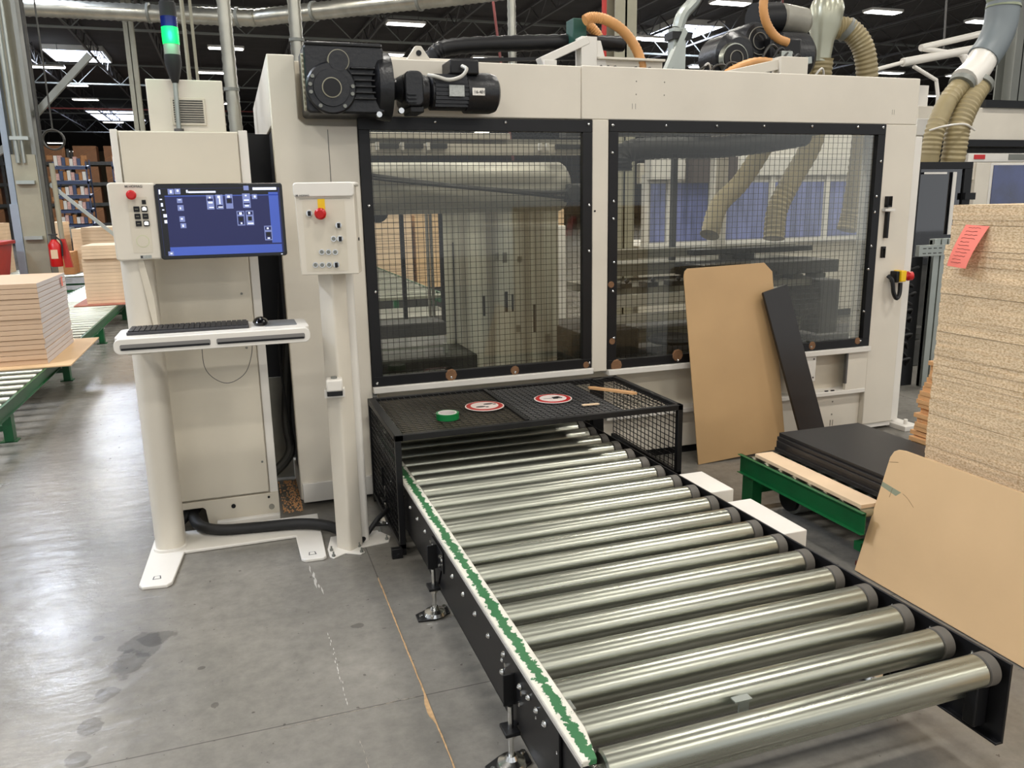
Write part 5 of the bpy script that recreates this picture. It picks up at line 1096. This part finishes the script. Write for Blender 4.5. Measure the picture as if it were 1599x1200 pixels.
# hoses at right
hr = thing('ribbed_hose_pair', (8.6, 8.0, 1.9), 'pair of tan ribbed hoses curving down at the right edge', 'hose')
G().tube([(8.62, 8.0, 2.95), (8.35, 7.95, 2.72), (8.15, 7.9, 2.4), (8.1, 7.9, 2.1), (8.12, 7.95, 1.7)], .115, 16, 6, rib=.03).build('hose', hosem, hr)
G().tube([(8.9, 8.0, 2.95), (8.62, 7.9, 2.68), (8.45, 7.85, 2.4), (8.42, 7.85, 2.1), (8.42, 7.9, 1.7)], .14, 16, 6, rib=.03).build('hose', hosem, hr)
G().lathe((8.25, 7.9, 2.33), (8.27, 7.9, 2.345), [(0, .30), (1, .30)], 24).build('tie_strap', white2, hr) if False else G().tube([(8.0, 7.85, 2.36), (8.1, 7.72, 2.40), (8.35, 7.68, 2.42), (8.6, 7.75, 2.36)], .012, 6).build('tie_strap', white2, hr)
G().tube([(8.62, 8.0, 2.95), (8.85, 8.05, 3.1), (9.0, 8.1, 3.25)], .17, 18, 6).build('y_fitting', white2, hr)
G().lathe((8.56, 7.98, 2.9), (8.60, 7.99, 2.95), [(0, .15), (1, .15)], 18).lathe((8.84, 7.98, 2.9), (8.88, 7.99, 2.95), [(0, .16), (1, .16)], 18).build('hose_clamp', steelg, hr)
tag(G().tube([(9.0, 8.1, 3.25), (9.12, 8.1, 3.4), (9.22, 8.1, 3.62), (9.24, 8.1, 3.9)], .19, 18, 6).build('grey_elbow', mat('blue_grey_duct', (112, 120, 124), .45), ), 'blue-grey duct elbow above the white hose fitting', 'duct')
tag(G().tube([(9.24, 8.1, 3.84), (9.3, 8.1, 5), (9.3, 8.1, 7)], .20, 18, 2, rib=.05).build('ribbed_duct', mat('greenish_ribbed_duct', (120, 128, 104), .5, var=.1)), 'large greenish ribbed duct rising at the top right', 'duct')
hl = thing('extraction_manifold', (4.9, 6.0, 2.4), 'clear-grey extraction manifold with three hoses above the saw', 'duct')
G().tube([(4.9, 6, 5.5), (4.9, 6, 3.6), (4.9, 6, 3.15)], .125, 20, 2, rib=.06).build('supply_pipe', ductm, hl)
G().lathe((4.9, 6, 3.2), (4.86, 6, 2.72), [(0, .125), (.12, .14), (.4, .13), (.65, .09), (1, .08)], 24).build('manifold_body', mat('cloudy_clear_duct', (176, 176, 156), .25, .35), hl)
G().tube([(4.98, 6, 3.0), (5.1, 5.95, 2.98), (5.2, 5.9, 2.85), (5.27, 5.9, 2.65), (5.32, 5.95, 2.4), (5.36, 6.0, 2.0), (5.4, 6.1, 1.5), (5.35, 6.1, 1.3)], .092, 16, 6, rib=.028).build('hose', hosem, hl)
G().tube([(4.88, 6, 2.75), (4.88, 6.02, 2.5), (4.92, 6.1, 2.1), (4.75, 6.15, 1.75), (4.62, 6.15, 1.5), (4.56, 6.1, 1.25)], .095, 16, 6, rib=.028).build('hose', hosem, hl)
G().tube([(4.82, 6.05, 2.8), (4.68, 6.1, 2.5), (4.52, 6.2, 2.1), (4.3, 6.25, 1.75), (4.05, 6.2, 1.55), (3.9, 6.1, 1.3)], .085, 16, 6, rib=.028).build('hose', hosem, hl)
G().lathe((5.06, 5.97, 3.0), (5.1, 5.96, 2.97), [(0, .1), (1, .1)], 18).build('hose_clamp', steelg, hl)
# motors on top of the saw carriage
sm = thing('saw_carriage', (4.1, 5.9, 2.35), 'black drive motors and cable reels on the saw roof', 'motor unit')
def V(name, m, g, **k): return g.build(name, m, sm, **k)
V('carriage_base', black, G().box(3.2, 4.6, 5.6, 5.9, 2.33, 2.55), bevel=.02)
V('round_housing', cast, G().lathe((3.72, 5.5, 2.66), (3.72, 5.8, 2.66), [(0, .12), (.2, .17), (1, .17)], 28)); V('housing_rim', galv, G().lathe((3.66, 5.46, 2.62), (3.66, 5.5, 2.62), [(0, .11), (1, .12)], 28)); V('housing_face', black, G().cyl((3.66, 5.45, 2.62), (3.66, 5.47, 2.62), .10, n=24))
V('round_housing', cast, G().lathe((3.96, 5.6, 2.78), (3.96, 5.9, 2.78), [(0, .13), (.2, .15), (1, .15)], 28))
V('motor_shell', cast, G().lathe((4.18, 5.75, 2.70), (4.50, 5.75, 2.70), [(0, .16), (.1, .19), (.85, .19), (1, .15)], 28)); V('motor_shell', black, G().box(4.0, 4.28, 5.5, 5.7, 2.60, 2.80), bevel=.02)
V('exhaust_cap', shade_in, G().lathe((4.26, 5.8, 3.0), (4.54, 5.8, 2.97), [(0, .09), (.1, .115), (.85, .115), (1, .08)], 24)); V('exhaust_body', black, G().cyl((4.04, 5.8, 2.98), (4.26, 5.8, 3.0), .12, n=20))
V('bracket', alu, G().box(4.02, 4.12, 5.4, 5.5, 2.5, 2.68).bar((4.05, 5.4, 2.58), (4.28, 5.4, 2.62), .05), bevel=.004)
V('carriage_hose', hoseo, G().tube([(3.42, 5.3, 2.42), (3.52, 5.3, 2.5), (3.72, 5.3, 2.57), (3.95, 5.35, 2.57), (4.05, 5.4, 2.53)], .036, 12, 5, rib=.018))
V('carriage_hose', hoseo, G().tube([(3.93, 5.5, 3.15), (3.91, 5.5, 3.0), (3.95, 5.5, 2.88), (4.04, 5.5, 2.79), (4.14, 5.5, 2.76)], .034, 12, 5, rib=.018))
g = G()
for i in range(6): g.tube([(3.3+.1*i, 5.4, 2.38), (3.28+.12*i, 5.35, 2.5+.03*(i % 3)), (3.42+.13*i, 5.4, 2.55), (3.5+.12*i, 5.45, 2.42)], .009, 6)
V('cables', darkm, g); g = G()
for i in range(5): g.tube([(3.3+.25*i, 5.42, 2.45), (3.36+.25*i, 5.36, 2.56), (3.44+.25*i, 5.42, 2.48)], .008, 6)
V('pale_cables', white2, g)
for k in range(9):
    x = 3.35+k*.1; V('carriage_clip', [steelg, black, white2][k % 3], G().box(x, x+.05, 5.42, 5.5, 2.36, 2.44+.03*(k % 4)), bevel=.004)
for cx, cz, y0_, r0_ in ((3.66, 2.62, 5.445, .055), (3.96, 2.78, 5.59, .06), (3.96, 2.78, 5.59, .1)):
    V('housing_ring', shade_in, G().tube([(cx+r0_*math.cos(a_), y0_, cz+r0_*math.sin(a_)) for a_ in [q*PI/12 for q in range(25)]], .004, 5, 1))
for k in range(5): V('motor_cable', [darkm, rubber][k % 2], G().tube([(3.8+.07*k, 5.45, 2.42), (3.84+.09*k, 5.4, 2.6), (3.95+.08*k, 5.42, 2.72-.02*k), (4.1+.05*k, 5.46, 2.6)], .011, 6))
V('end_bracket', white, G().box(3.72, 3.95, 5.0, 5.1, 2.33, 2.565).bar((3.2, 5.05, 2.40), (3.75, 5.05, 2.52), .05, .07), bevel=.005)
V('support_arm', alu, G().bar((2.98, 5.4, 2.36), (3.18, 5.4, 2.78), .06, .04).box(3.10, 3.2, 5.4, 5.48, 2.33, 2.8).tube([(3.16, 5.45, 2.8), (3.2, 5.45, 2.9), (3.32, 5.45, 3.05), (3.4, 5.45, 3.4)], .045, 10))
V('black_collar', black, G().box(3.08, 3.24, 5.38, 5.5, 2.72, 2.77)); V('support_ring', white2, G().tube([(2.95, 5.3, 2.36), (2.97, 5.3, 2.42), (3.03, 5.3, 2.44), (3.08, 5.3, 2.42), (3.1, 5.3, 2.36)], .014, 8))
# white pipes at upper right
wp = thing('white_pipe_run', (20, 18, 4.5), 'white pipe run with angled arms at the upper right', 'pipe')
def pipe(pts, r): G().tube(pts, r, 12, 1).build('pipe', white2, wp)

wp.location = (14.5, 14, 3.6); ORI[wp] = Vector((14.5, 14, 3.6))
pipe([(13.84, 14, 4.59), (15.5, 14, 4.95), (17.5, 14, 5.3)], .065)
pipe([(13.84, 14, 4.58), (14.9, 14, 4.50), (15.4, 14, 4.4)], .055)
pipe([(12.45, 14, 4.06), (13.45, 14, 4.30)], .04)
pipe([(13.4, 14, 4.29), (15.5, 14, 4.66), (17.5, 14, 5.0)], .085)
pipe([(13.7, 14, 4.22), (14.33, 14, 3.97), (14.42, 14, 3.65), (14.42, 14, 2.6)], .04)
pipe([(14.95, 14, 4.5), (15.2, 14, 4.2), (15.3, 14, 3.2)], .06)
G().cyl((14.45, 14, 4.6), (14.3, 14, 7.8), .02, n=8).build('hanger_rod', steeld, wp)
tag(G().box(9.15, 9.4, 9.3, 9.4, 2.801, 3.1).build('cabinet_top_box', white2), 'small white box standing on the machine behind, left of the duct elbow', 'box')
tag(G().box(9.9, 10.0, 9.3, 9.4, 2.801, 3.2).build('cabinet_top_box', white2), 'narrow white box on the machine behind, right of the duct elbow', 'box')
for i, (x, z, h) in enumerate(((4.65, .56, .19), (4.83, .56, .17), (4.65, .40, .16), (4.83, .40, .16))):
    tag(G().box(x, x+.17, 6.7, 6.95, .02 if i > 1 else .361, .36 if i > 1 else .53+(.09 if i == 0 else 0)).build('white_box', white2, bevel=.005), ['white box seen through the right window, upper left', 'white box seen through the right window, upper right', 'white box seen through the right window, lower left', 'white box seen through the right window, lower right'][i], 'box')
for i, (x, y) in enumerate(((2.7, 8.2), (3.2, 8.3))):
    tag(G().box(x, x+.28, y, y+.3, 0, 1.35).build('white_cabinet', white2, bevel=.01), ['pale slim cabinet behind the window, left one', 'pale slim cabinet behind the window, right one'][i], 'cabinet')
